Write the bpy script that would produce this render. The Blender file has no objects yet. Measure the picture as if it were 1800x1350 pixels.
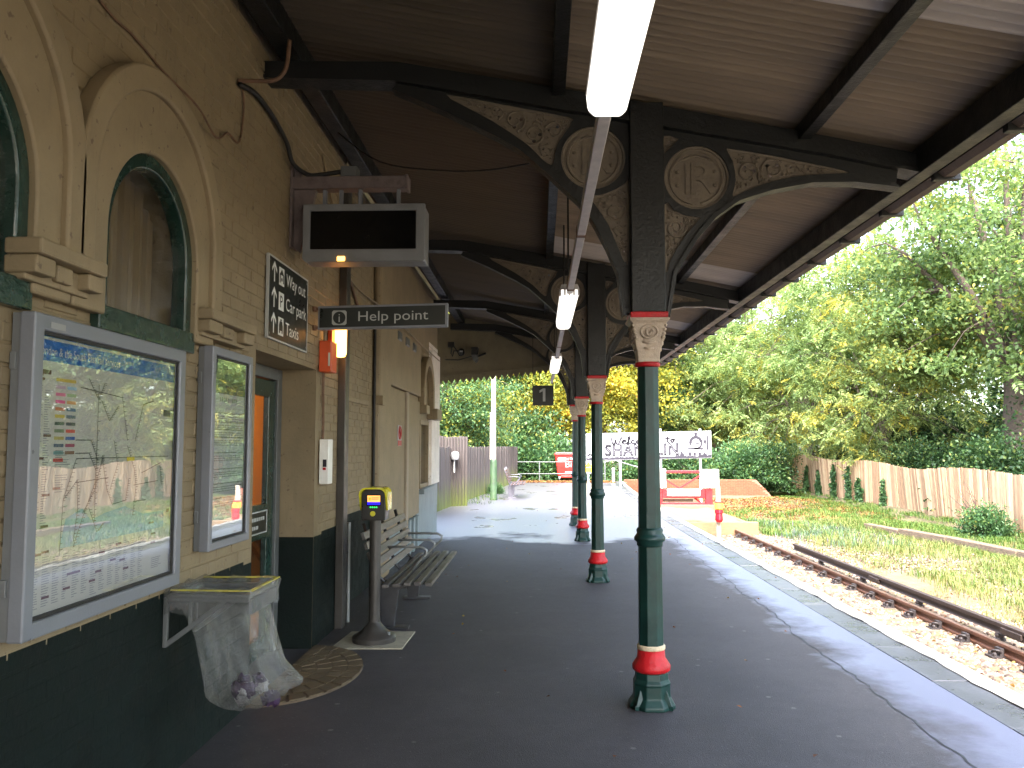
import bpy, bmesh, math, random
import numpy as np
from mathutils import Vector, Matrix
R = math.radians
random.seed(7)
rng = np.random.default_rng(7)
sc = bpy.context.scene
col = sc.collection

# ------------------------------------------------------------------ camera, sky, sun, exposure
cam_d = bpy.data.cameras.new('camera'); cam = bpy.data.objects.new('camera', cam_d); col.objects.link(cam)
cam.location = (0, 0, 1.6)
cam.rotation_euler = (R(90) + math.atan(109 / 1454), 0, math.atan(48 / 1454))
cam_d.sensor_width = 36; cam_d.lens = 36 * 1454 / 1800
cam_d.clip_start = .05; cam_d.clip_end = 2000
sc.camera = cam
SUN_EL, SUN_AZ = 50, 186                      # azimuth measured from +Y towards +X
world = bpy.data.worlds.new('World'); sc.world = world; world.use_nodes = True
wn = world.node_tree.nodes; wl = world.node_tree.links
sky = wn.new('ShaderNodeTexSky'); sky.sky_type = 'NISHITA'; sky.sun_disc = False
sky.sun_elevation = R(SUN_EL); sky.sun_rotation = R(SUN_AZ); sky.dust_density = 3; sky.air_density = 1.0
hs = wn.new('ShaderNodeHueSaturation'); hs.inputs['Saturation'].default_value = .75
wl.new(sky.outputs[0], hs.inputs['Color'])
bgn = wn['Background']; wl.new(hs.outputs[0], bgn.inputs[0]); bgn.inputs[1].default_value = .15
sun_d = bpy.data.lights.new('sun', 'SUN'); sun_d.energy = 1.5; sun_d.angle = R(45); sun_d.color = (1, .97, .92)
sun = bpy.data.objects.new('sun', sun_d); col.objects.link(sun)
sd = Vector((math.sin(R(SUN_AZ)) * math.cos(R(SUN_EL)), math.cos(R(SUN_AZ)) * math.cos(R(SUN_EL)), math.sin(R(SUN_EL))))
sun.rotation_euler = (-sd).to_track_quat('-Z', 'Y').to_euler(); sun.location = (20, 20, 30)
vs = sc.view_settings; vs.view_transform = 'Standard'; vs.look = 'None'; vs.gamma = 1; vs.exposure = 3.65
vs.use_curve_mapping = False
sc.cycles.use_denoising = True
sc.cycles.max_bounces = 8; sc.cycles.diffuse_bounces = 4; sc.cycles.transparent_max_bounces = 16
sc.cycles.sample_clamp_indirect = 6

# ------------------------------------------------------------------ materials
MATS = {}
def nt(name):
    m = bpy.data.materials.new(name); m.use_nodes = True; MATS[name] = m
    n = m.node_tree.nodes; l = m.node_tree.links
    return m, n, l, n['Principled BSDF']
def sset(b, k, v):
    if k in b.inputs: b.inputs[k].default_value = v
def c4(c): return (c[0], c[1], c[2], 1)
def noise(n, l, vec, scale, detail=4, rough=.6):
    t = n.new('ShaderNodeTexNoise'); t.inputs['Scale'].default_value = scale; t.inputs['Detail'].default_value = detail
    t.inputs['Roughness'].default_value = rough
    if vec is not None: l.new(vec, t.inputs['Vector'])
    return t
def mixc(n, l, fac, a, b, typ='MIX'):
    x = n.new('ShaderNodeMix'); x.data_type = 'RGBA'; x.blend_type = typ
    for s, v in ((x.inputs[0], fac), (x.inputs[6], a), (x.inputs[7], b)):
        if hasattr(v, 'links'): l.new(v, s)
        elif isinstance(v, (int, float)): s.default_value = v
        else: s.default_value = c4(v)
    return x.outputs[2]
def mrange(n, l, v, a, b, c=0., d=1.):
    x = n.new('ShaderNodeMapRange'); l.new(v, x.inputs[0])
    for i, q in enumerate((a, b, c, d)): x.inputs[i + 1].default_value = q
    return x.outputs[0]
def scaled(n, l, vec, s):
    x = n.new('ShaderNodeMapping'); x.inputs['Scale'].default_value = s; l.new(vec, x.inputs[0]); return x.outputs[0]
def pos(n, coord='pos'):
    if coord == 'pos': return n.new('ShaderNodeNewGeometry').outputs['Position']
    return n.new('ShaderNodeTexCoord').outputs['Object']
def math_(n, l, op, a, b=None):
    x = n.new('ShaderNodeMath'); x.operation = op
    for i, v in enumerate((a, b)):
        if v is None: continue
        if hasattr(v, 'links'): l.new(v, x.inputs[i])
        else: x.inputs[i].default_value = v
    return x.outputs[0]
def pm(name, base, rough=.6, var=.18, scale=6, bump=.0, bscale=60, metal=0, spec=.5, grime=0, gcol=(.05, .04, .03), gscale=2.2, coat=0, stretch=(1, 1, 1), rvar=.15, coord='pos', emit=None):
    m, n, l, b = nt(name)
    p = scaled(n, l, pos(n, coord), stretch)
    t = noise(n, l, p, scale, 6)
    lo = tuple(max(0, c * (1 - var)) for c in base); hi = tuple(min(1, c * (1 + var)) for c in base)
    c = mixc(n, l, mrange(n, l, t.outputs[0], .3, .7), lo, hi)
    if grime:
        g = noise(n, l, p, gscale, 8, .7)
        c = mixc(n, l, mrange(n, l, g.outputs[0], .52, .78, 0, grime), c, gcol)
    l.new(c, b.inputs['Base Color'])
    l.new(mrange(n, l, t.outputs[0], .25, .75, max(.02, rough - rvar), min(1, rough + rvar)), b.inputs['Roughness'])
    b.inputs['Metallic'].default_value = metal
    sset(b, 'Specular IOR Level', spec); sset(b, 'Coat Weight', coat)
    if bump:
        t2 = noise(n, l, p, bscale, 5, .65)
        bp = n.new('ShaderNodeBump'); bp.inputs['Strength'].default_value = bump; bp.inputs['Distance'].default_value = .02
        l.new(t2.outputs[0], bp.inputs['Height']); l.new(bp.outputs[0], b.inputs['Normal'])
    if emit:
        sset(b, 'Emission Color', c4(emit[0])); sset(b, 'Emission Strength', emit[1])
    return m
def glass(name, tint=(1, 1, 1), ior=1.52, rough=.01, haze=0, k=1.7):
    m, n, l, b = nt(name); n.remove(b); out = n['Material Output']
    tr = n.new('ShaderNodeBsdfTransparent'); tr.inputs[0].default_value = c4(tint)
    gl = n.new('ShaderNodeBsdfGlossy'); gl.inputs['Roughness'].default_value = rough
    fr = n.new('ShaderNodeFresnel'); fr.inputs[0].default_value = ior
    p = pos(n); t = noise(n, l, p, 5, 2)
    bp = n.new('ShaderNodeBump'); bp.inputs['Strength'].default_value = .012; bp.inputs['Distance'].default_value = .02
    l.new(t.outputs[0], bp.inputs['Height']); l.new(bp.outputs[0], gl.inputs['Normal'])
    f2 = math_(n, l, 'MULTIPLY', fr.outputs[0], k)
    mx = n.new('ShaderNodeMixShader'); l.new(f2, mx.inputs[0]); l.new(tr.outputs[0], mx.inputs[1]); l.new(gl.outputs[0], mx.inputs[2])
    res = mx.outputs[0]
    if haze:
        df = n.new('ShaderNodeBsdfDiffuse'); df.inputs[0].default_value = (.5, .5, .5, 1)
        h = mrange(n, l, noise(n, l, p, 9, 8, .75).outputs[0], .45, .8, 0, haze)
        m2 = n.new('ShaderNodeMixShader'); l.new(h, m2.inputs[0]); l.new(res, m2.inputs[1]); l.new(df.outputs[0], m2.inputs[2]); res = m2.outputs[0]
    l.new(res, out.inputs[0]); return m
def emis(name, c, s):
    m, n, l, b = nt(name)
    b.inputs['Base Color'].default_value = c4(c); sset(b, 'Emission Color', c4(c)); sset(b, 'Emission Strength', s); return m
def leafmat(name, ramp, transl=.45, rough=.5):
    m, n, l, b = nt(name)
    at = n.new('ShaderNodeAttribute'); at.attribute_name = 'hue'
    cr = n.new('ShaderNodeValToRGB'); cr.color_ramp.interpolation = 'LINEAR'
    e = cr.color_ramp.elements
    while len(e) < len(ramp): e.new(.5)
    for i, (p, c) in enumerate(ramp): e[i].position = p; e[i].color = c4(c)
    l.new(at.outputs['Fac'], cr.inputs[0])
    l.new(cr.outputs[0], b.inputs['Base Color']); b.inputs['Roughness'].default_value = rough; sset(b, 'Specular IOR Level', .35)
    tr = n.new('ShaderNodeBsdfTranslucent'); l.new(mixc(n, l, 1., cr.outputs[0], (1.15, 1.12, .82), 'MULTIPLY'), tr.inputs[0])
    mx = n.new('ShaderNodeMixShader'); mx.inputs[0].default_value = transl
    l.new(b.outputs[0], mx.inputs[1]); l.new(tr.outputs[0], mx.inputs[2]); l.new(mx.outputs[0], n['Material Output'].inputs[0])
    return m
CREAM = (.25, .19, .11)
def wallmat(name, base, rough=.62):
    m, n, l, b = nt(name); p = pos(n)
    t = noise(n, l, p, 3, 8, .65)
    c = mixc(n, l, mrange(n, l, t.outputs[0], .3, .7), tuple(x * .82 for x in base), tuple(min(1, x * 1.1) for x in base))
    s = noise(n, l, scaled(n, l, p, (6, 6, .8)), 2.2, 7, .7)           # drip streaks
    c = mixc(n, l, mrange(n, l, s.outputs[0], .56, .8, 0, .45), c, tuple(x * .45 for x in base))
    d = noise(n, l, p, 26, 3, .5)                                        # chips and specks of dirt
    c = mixc(n, l, mrange(n, l, d.outputs[0], .665, .72, 0, .75), c, (.10, .06, .04))
    l.new(c, b.inputs['Base Color']); b.inputs['Roughness'].default_value = rough
    t2 = noise(n, l, p, 45, 6, .7); bp = n.new('ShaderNodeBump'); bp.inputs['Strength'].default_value = .28; bp.inputs['Distance'].default_value = .012
    l.new(t2.outputs[0], bp.inputs['Height']); l.new(bp.outputs[0], b.inputs['Normal']); return m
wallmat('cream_paint', CREAM); wallmat('cream_brick', (.235, .177, .102)); wallmat('plaster', (.255, .194, .114))
wallmat('gable_paint', (.17, .14, .085), .7)
wallmat('quoin_daylit', (.78, .70, .64)); wallmat('bluegrey_paint', (.19, .24, .26), .5)  # near-white quoin tone has the daylight on the building's end painted in
pm('dado_green', (.0042, .0085, .0072), .7, .3, 5, .25, 40, spec=.18)
pm('window_green', (.010, .034, .026), .22, .25, 8, .35, 22, coat=.3)
pm('column_green', (.006, .030, .025), .38, .25, 9, .12, 24, spec=.35, rvar=.06)
pm('iron_dark', (.0042, .0048, .005), .5, .3, 7, .3, 35)
pm('column_red', (.42, .008, .012), .42, .2, 9, .5, 20, spec=.35, grime=.5, gcol=(.12, .03, .02), gscale=14)
pm('capital_cream', (.42, .33, .25), .5, .2, 12, .4, 34, grime=.5)
pm('ring_cream', (.62, .50, .33), .5, .2, 16, .5, 40, grime=.8, gcol=(.25, .12, .04), gscale=14)
pm('panel_cream', (.155, .125, .092), .6, .2, 10, .4, 40, grime=.55, gcol=(.06, .045, .03), gscale=9)
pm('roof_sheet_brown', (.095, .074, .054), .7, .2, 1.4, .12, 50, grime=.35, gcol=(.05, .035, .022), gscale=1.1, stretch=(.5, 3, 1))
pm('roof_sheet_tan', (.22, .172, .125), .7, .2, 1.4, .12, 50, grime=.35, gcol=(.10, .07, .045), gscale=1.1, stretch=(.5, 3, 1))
pm('roof_sheet_pale', (.42, .38, .36), .65, .15, 1.4, .1, 50, grime=.25, gcol=(.2, .15, .1), gscale=1.3, stretch=(.5, 3, 1))
pm('gutter_rust', (.085, .062, .05), .7, .3, 9, .3, 40, grime=.5)
pm('steel_grey', (.20, .205, .215), .42, .08, 8, .08, 80, metal=.2)
pm('frame_grey', (.19, .20, .23), .38, .08, 8, .06, 80, metal=.1)
pm('frame_side', (.14, .145, .15), .5, .1, 8, .06, 80)
pm('mid_grey', (.10, .105, .105), .45, .12, 8, .1, 60)
pm('galv_grey', (.22, .23, .23), .4, .12, 12, .1, 60, metal=.5)
pm('trunking_white', (.50, .46, .45), .5, .15, 12, .05, 60, grime=.4, gcol=(.2, .17, .14), gscale=7)
pm('mauve_paint', (.15, .115, .11), .6, .2, 14, .4, 36, grime=.8, gcol=(.05, .03, .02), gscale=9)
pm('black_plastic', (.008, .008, .009), .35, .1, 8)
pm('black_rubber', (.012, .011, .011), .6, .2, 10, .2, 40)
pm('screen_black', (.004, .004, .004), .18, .1, 8, spec=.25)
pm('sign_black', (.010, .014, .012), .38, .1, 5)
pm('sign_white', (.72, .74, .72), .45, .04, 8)
pm('sign_white_dim', (.40, .41, .40), .5, .06, 8)
pm('white_paint', (.80, .79, .76), .5, .08, 6, .1, 40, grime=.35, gcol=(.35, .3, .25), gscale=5)
pm('white_clean', (.30, .30, .31), .4, .03, 6)
pm('yellow_paint', (.55, .50, .02), .28, .08, 6, coat=.3)
pm('yellow_sign', (.85, .62, .02), .4, .05, 6)
pm('orange_box', (.62, .085, .02), .4, .1, 6, .08, 40)
pm('orange_board', (.80, .34, .03), .6, .1, 4)
pm('brown_dark', (.06, .03, .02), .7, .2, 6)
pm('rust_pipe', (.16, .09, .055), .6, .4, 18, .3, 50, metal=.3)
pm('slat_grey', (.085, .077, .072), .42, .25, 8, .2, 70, stretch=(4, .5, 4))
pm('slat_brown', (.075, .042, .036), .5, .25, 8, .2, 70, stretch=(4, .5, 4))
pm('bench_steel', (.05, .05, .055), .4, .2, 9, .1, 60, metal=.5)
pm('bench_steel_pale', (.12, .115, .14), .4, .15, 9, .1, 60, metal=.3)
pm('post_grey_brown', (.055, .05, .045), .42, .15, 8, .1, 60, metal=.3)
pm('pad_concrete', (.30, .27, .20), .8, .25, 9, .4, 60, grime=.4, gcol=(.12, .1, .07), gscale=6)
pm('step_sett', (.105, .072, .036), .75, .3, 9, .5, 40)
pm('print_grey', (.30, .30, .31), .6, .1, 4); pm('print_dark', (.13, .12, .13), .6, .1, 4); pm('print_maroon', (.10, .02, .035), .6, .1, 4)
pm('poster_paper', (.62, .60, .55), .6, .03, 3); pm('poster_blue', (.015, .15, .50), .5, .04, 3); pm('poster_sea', (.33, .47, .60), .6, .05, 3)
pm('poster_header', (.09, .11, .12), .5, .05, 3); pm('poster_white', (.70, .70, .72), .6, .03, 3)
LEG = [(.62, .45, .08), (.55, .38, .5), (.35, .55, .75), (.75, .15, .35), (.38, .52, .28), (.75, .05, .3), (.7, .35, .15), (.6, .22, .1), (.08, .15, .3), (.7, .55, .1), (.15, .2, .25), (.1, .15, .12), (.1, .12, .12), (.22, .3, .18), (.7, .12, .08), (.5, .42, .12), (.03, .08, .35), (.06, .08, .18), (.35, .04, .12), (.2, .38, .40), (.25, .1, .08), (.72, .05, .06)]
for i, c in enumerate(LEG): pm('legend_%d' % i, c, .6, .03, 3)
pm('sun_curtain', (.20, .145, .085), .8, .12, 9, stretch=(1, 8, .3))
pm('interior', (.22, .16, .10), .8, .15, 3); pm('interior_orange', (.55, .24, .04), .8, .1, 3)
pm('paper_note', (.5, .5, .42), .7, .05, 4)
pm('rail_rust', (.13, .058, .035), .55, .35, 22, .3, 70, metal=.35)
pm('rail_top', (.20, .13, .10), .35, .2, 22, .1, 70, metal=.7)
pm('chair_iron', (.035, .028, .028), .5, .35, 25, .4, 60, metal=.3)
pm('conductor', (.055, .038, .032), .5, .35, 20, .2, 60, metal=.4)
pm('sleeper_wood', (.13, .10, .07), .8, .35, 9, .5, 40, stretch=(1, 4, 4))
pm('timber_old', (.13, .09, .06), .85, .4, 9, .6, 30, stretch=(4, 1, 4))
pm('timber_pale', (.17, .105, .05), .75, .3, 8, .4, 30, stretch=(1, 4, 4))
pm('buffer_red', (.36, .006, .010), .4, .15, 6, .1, 40)
pm('buffer_white', (.55, .54, .51), .5, .06, 5, grime=.3, gcol=(.4, .34, .26), gscale=4)
pm('galv_pale', (.40, .46, .50), .4, .08, 5, metal=.2)
pm('post_wood', (.34, .29, .22), .8, .2, 10, .3, 40)
pm('lamp_red_body', (.5, .006, .015), .3, .05, 5)
pm('bin_red', (.36, .014, .009), .42, .1, 4); pm('bin_lid', (.16, .10, .08), .5, .2, 6)
pm('fence_wood_a', (.38, .255, .15), .8, .4, 10, .3, 40, stretch=(4, 4, .35)); pm('fence_wood_b', (.46, .325, .20), .8, .3, 10, .3, 40, stretch=(4, 4, .35)); pm('fence_wood_c', (.27, .165, .095), .8, .4, 10, .3, 40, stretch=(4, 4, .35))
pm('bark', (.075, .055, .042), .9, .35, 8, .8, 14); pm('bark_pale', (.14, .115, .08), .9, .3, 8, .6, 18)
pm('sand', (.17, .115, .055), .9, .18, 5, .4, 40, grime=.4, gcol=(.10, .065, .03), gscale=4)
pm('soil', (.10, .07, .045), .95, .4, 3, .6, 12)
pm('pole_cream', (.36, .32, .25), .6, .15, 6, .1, 30, grime=.6, gcol=(.3, .27, .2), gscale=5)
pm('sign_ink', (.008, .005, .014), .6, .2, 8)
pm('mullion_wood', (.30, .24, .17), .6, .15, 6)
emis('tube_light', (1., .97, .90), .15); emis('bulkhead_light', (1., .42, .08), 1.1); emis('amber_glint', (1., .45, .06), .8)
emis('screen_orange', (1., .42, .10), .11); emis('screen_blue', (.01, .005, .9), .10); emis('led_green', (.02, 1., .15), .14); emis('lamp_amber', (1., .33, .03), .2)
emis('room_lamp', (1., .62, .25), 22)
glass('poster_glass', haze=.05, k=3.0); glass('window_glass', (.8, .8, .75), haze=.15, k=.10, rough=.22); glass('door_glass', (.92, .92, .9))
def ballast_mat():
    m, n, l, b = nt('ballast_stone'); at = n.new('ShaderNodeAttribute'); at.attribute_name = 'hue'
    cr = n.new('ShaderNodeValToRGB'); e = cr.color_ramp.elements
    for _ in range(3): e.new(.5)
    for i, (p_, c) in enumerate([(0, (.04, .026, .019)), (.3, (.10, .062, .043)), (.6, (.17, .112, .08)), (.85, (.23, .168, .122)), (1, (.32, .26, .205))]): e[i].position = p_; e[i].color = c4(c)
    l.new(at.outputs['Fac'], cr.inputs[0]); l.new(cr.outputs[0], b.inputs['Base Color']); b.inputs['Roughness'].default_value = .75
ballast_mat()
leafmat('leaf_ash', [(0, (.075, .125, .05)), (.35, (.165, .245, .09)), (.7, (.28, .37, .14)), (.92, (.40, .42, .13)), (1, (.48, .42, .08))], .5)
leafmat('leaf_maple', [(0, (.12, .17, .04)), (.3, (.27, .30, .06)), (.6, (.44, .40, .06)), (.93, (.56, .46, .06)), (1, (.55, .26, .03))], .5)
leafmat('leaf_mixed', [(0, (.04, .09, .045)), (.45, (.08, .165, .06)), (.75, (.20, .25, .05)), (1, (.45, .38, .05))])
leafmat('leaf_dark', [(0, (.014, .034, .014)), (.5, (.032, .075, .026)), (.9, (.07, .13, .035)), (1, (.16, .20, .05))], .25)
leafmat('leaf_bush', [(0, (.025, .06, .028)), (.5, (.055, .125, .045)), (.9, (.10, .19, .06)), (1, (.2, .22, .05))], .35)
leafmat('leaf_oak', [(0, (.05, .095, .035)), (.45, (.13, .205, .07)), (.8, (.23, .30, .10)), (1, (.40, .37, .08))], .5)
leafmat('grass_dry', [(0, (.055, .11, .02)), (.5, (.13, .175, .038)), (.85, (.22, .20, .065)), (1, (.28, .225, .115))], .35, .6)
leafmat('grass_green', [(0, (.03, .075, .012)), (.6, (.075, .145, .02)), (1, (.15, .17, .035))], .35, .6)
leafmat('weed_blue', [(0, (.05, .10, .045)), (.8, (.11, .17, .09)), (1, (.20, .14, .26))], .35, .6)
leafmat('litter_leaf', [(0, (.10, .035, .015)), (.5, (.20, .075, .025)), (.8, (.26, .14, .035)), (1, (.32, .24, .07))], .2, .7)

def ground_mat():
    m, n, l, b = nt('ground_soil'); p = pos(n)
    a = noise(n, l, p, 1.1, 9, .7); d = noise(n, l, p, 9, 6, .7); f = noise(n, l, p, 55, 3, .6)
    c = mixc(n, l, mrange(n, l, a.outputs[0], .42, .6), (.13, .09, .05), (.055, .07, .02))
    c = mixc(n, l, mrange(n, l, d.outputs[0], .4, .7, 0, .6), c, (.085, .058, .03))
    c = mixc(n, l, mrange(n, l, f.outputs[0], .4, .75, 0, .5), c, (.19, .14, .09))
    l.new(c, b.inputs['Base Color']); b.inputs['Roughness'].default_value = .95
    bp = n.new('ShaderNodeBump'); bp.inputs['Strength'].default_value = .8; bp.inputs['Distance'].default_value = .04
    l.new(d.outputs[0], bp.inputs['Height']); l.new(bp.outputs[0], b.inputs['Normal'])
ground_mat()
def tarmac_mat():
    m, n, l, b = nt('tarmac'); p = pos(n)
    sx = n.new('ShaderNodeSeparateXYZ'); l.new(p, sx.inputs[0])
    big = noise(n, l, p, 1.3, 5, .6); med = noise(n, l, p, 7, 6, .7); fine = noise(n, l, p, 160, 3, .6); agg = n.new('ShaderNodeTexVoronoi'); agg.inputs['Scale'].default_value = 190; l.new(p, agg.inputs['Vector'])
    c = mixc(n, l, mrange(n, l, big.outputs[0], .3, .7), (.036, .032, .035), (.058, .052, .056))
    c = mixc(n, l, mrange(n, l, med.outputs[0], .42, .72, 0, .75), c, (.034, .030, .032))
    c = mixc(n, l, mrange(n, l, noise(n, l, p, 2.6, 8, .75).outputs[0], .58, .70, 0, .55), c, (.026, .023, .024))
    c = mixc(n, l, mrange(n, l, noise(n, l, p, 75, 2, .5).outputs[0], .64, .72, 0, .6), c, (.12, .11, .11))
    c = mixc(n, l, mrange(n, l, fine.outputs[0], .62, .78, 0, .55), c, (.13, .12, .115))
    gum = n.new('ShaderNodeTexVoronoi'); gum.inputs['Scale'].default_value = 4.3; l.new(p, gum.inputs['Vector'])
    gm = math_(n, l, 'MULTIPLY', mrange(n, l, gum.outputs['Distance'], .085, .055), mrange(n, l, gum.outputs['Color'], .35, .36))
    c = mixc(n, l, math_(n, l, 'MULTIPLY', gm, .6), c, (.17, .16, .15))
    spk = n.new('ShaderNodeTexVoronoi'); spk.inputs['Scale'].default_value = 34; l.new(p, spk.inputs['Vector'])
    sm = math_(n, l, 'MULTIPLY', mrange(n, l, spk.outputs['Distance'], .17, .10), mrange(n, l, spk.outputs['Color'], .62, .63))
    c = mixc(n, l, math_(n, l, 'MULTIPLY', sm, .55), c, (.17, .16, .155))
    # rain-wet zones: outside the drip line of the canopy (x > ~2.2) and beyond its open end (y > ~14.5)
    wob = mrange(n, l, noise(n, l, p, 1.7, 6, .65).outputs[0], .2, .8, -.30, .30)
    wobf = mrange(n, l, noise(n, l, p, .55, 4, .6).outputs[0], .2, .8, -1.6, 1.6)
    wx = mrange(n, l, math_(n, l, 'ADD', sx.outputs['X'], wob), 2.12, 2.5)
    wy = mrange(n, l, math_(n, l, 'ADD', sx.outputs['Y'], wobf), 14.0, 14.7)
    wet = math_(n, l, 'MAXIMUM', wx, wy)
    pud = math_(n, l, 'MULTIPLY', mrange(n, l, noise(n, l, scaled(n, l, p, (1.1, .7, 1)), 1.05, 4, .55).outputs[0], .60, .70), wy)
    c = mixc(n, l, math_(n, l, 'MULTIPLY', wx, .9), c, (.092, .09, .165))  # blue-lavender sky sheen painted into the wet strip's colour
    c = mixc(n, l, math_(n, l, 'MULTIPLY', wy, .85), c, (.11, .103, .122))  # far wet tarmac paled towards lavender, sky reflection put into its colour
    c = mixc(n, l, math_(n, l, 'MULTIPLY', pud, .7), c, (.07, .055, .03))
    l.new(c, b.inputs['Base Color'])
    r = mixc(n, l, wet, (.70, .70, .70), (.42, .42, .42)); l.new(math_(n, l, 'MULTIPLY', wet, .9), b.inputs['Coat Weight']); l.new(mixc(n, l, pud, (.36, .36, .36), (.10, .10, .10)), b.inputs['Coat Roughness'])
    l.new(r, b.inputs['Roughness']); sset(b, 'Specular IOR Level', .5)
    hgt = math_(n, l, 'ADD', agg.outputs['Distance'], fine.outputs[0])
    bp = n.new('ShaderNodeBump'); bp.inputs['Distance'].default_value = .004
    l.new(hgt, bp.inputs['Height']); bp.inputs['Strength'].default_value = .55; l.new(bp.outputs[0], b.inputs['Normal'])
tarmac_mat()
def wetstone(name, a, bcol, rough):
    m, n, l, b = nt(name); p = pos(n)
    t = noise(n, l, p, 2.2, 8, .7); f = noise(n, l, p, 60, 4, .6)
    c = mixc(n, l, mrange(n, l, t.outputs[0], .35, .65), a, bcol)
    c = mixc(n, l, mrange(n, l, f.outputs[0], .5, .8, 0, .4), c, tuple(x * .5 for x in a))
    l.new(c, b.inputs['Base Color']); l.new(mrange(n, l, t.outputs[0], .3, .7, rough - .1, rough + .12), b.inputs['Roughness'])
    bp = n.new('ShaderNodeBump'); bp.inputs['Strength'].default_value = .3; bp.inputs['Distance'].default_value = .006
    l.new(f.outputs[0], bp.inputs['Height']); l.new(bp.outputs[0], b.inputs['Normal'])
wetstone('coping_stone', (.05, .05, .058), (.08, .08, .092), .3)
wetstone('coping_stone_pale', (.065, .065, .073), (.10, .10, .11), .3)
wetstone('edge_white', (.17, .155, .13), (.42, .40, .35), .5)
def fence_moss():
    m, n, l, b = nt('fence_mossy'); p = pos(n); sx = n.new('ShaderNodeSeparateXYZ'); l.new(p, sx.inputs[0])
    t = noise(n, l, scaled(n, l, p, (7, 7, .5)), 2.4, 7, .7)
    c = mixc(n, l, mrange(n, l, t.outputs[0], .3, .7), (.048, .038, .036), (.090, .072, .068))
    k = math_(n, l, 'ADD', mrange(n, l, sx.outputs['Z'], 0, 1.25, .62, -.35), mrange(n, l, t.outputs[0], .2, .8, -.45, .5))
    c = mixc(n, l, mrange(n, l, k, .12, .7), c, (.11, .135, .025))
    w = noise(n, l, scaled(n, l, p, (14, 14, .5)), 2.0, 6, .7)
    c = mixc(n, l, mrange(n, l, w.outputs[0], .58, .8, 0, .45), c, (.17, .15, .14))
    l.new(c, b.inputs['Base Color']); b.inputs['Roughness'].default_value = .7
fence_moss()
def brickwall_mat():
    m, n, l, b = nt('end_brick'); p = pos(n)
    t = noise(n, l, p, 3, 5, .6)
    c = mixc(n, l, mrange(n, l, t.outputs[0], .3, .7), (.23, .036, .014), (.31, .062, .026)); l.new(c, b.inputs['Base Color']); b.inputs['Roughness'].default_value = .8
brickwall_mat(); pm('mortar', (.22, .11, .07), .9, .2, 5)
def bag_mat():
    m, n, l, b = nt('clear_plastic'); n.remove(b); out = n['Material Output']
    p = pos(n); t = noise(n, l, p, 26, 6, .7)
    bp = n.new('ShaderNodeBump'); bp.inputs['Strength'].default_value = .9; bp.inputs['Distance'].default_value = .03; l.new(t.outputs[0], bp.inputs['Height'])
    tr = n.new('ShaderNodeBsdfTransparent'); tr.inputs[0].default_value = (.97, .97, .97, 1)
    gl = n.new('ShaderNodeBsdfGlossy'); gl.inputs['Roughness'].default_value = .07; l.new(bp.outputs[0], gl.inputs['Normal'])
    df = n.new('ShaderNodeBsdfDiffuse'); df.inputs[0].default_value = (.75, .75, .72, 1); l.new(bp.outputs[0], df.inputs['Normal'])
    lw = n.new('ShaderNodeLayerWeight'); lw.inputs[0].default_value = .35; l.new(bp.outputs[0], lw.inputs['Normal'])
    m1 = n.new('ShaderNodeMixShader'); m1.inputs[0].default_value = .25; l.new(gl.outputs[0], m1.inputs[1]); l.new(df.outputs[0], m1.inputs[2])
    m2 = n.new('ShaderNodeMixShader'); l.new(mrange(n, l, lw.outputs['Facing'], .05, .80, .05, .62), m2.inputs[0]); l.new(tr.outputs[0], m2.inputs[1]); l.new(m1.outputs[0], m2.inputs[2])
    l.new(m2.outputs[0], out.inputs[0])
bag_mat(); pm('bag_yellow', (.45, .40, .05), .4, .2, 10); pm('trash_purple', (.03, .012, .04), .5, .4, 30, .6, 30); pm('trash_white', (.25, .24, .24), .5, .3, 30, .6, 30)

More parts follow.
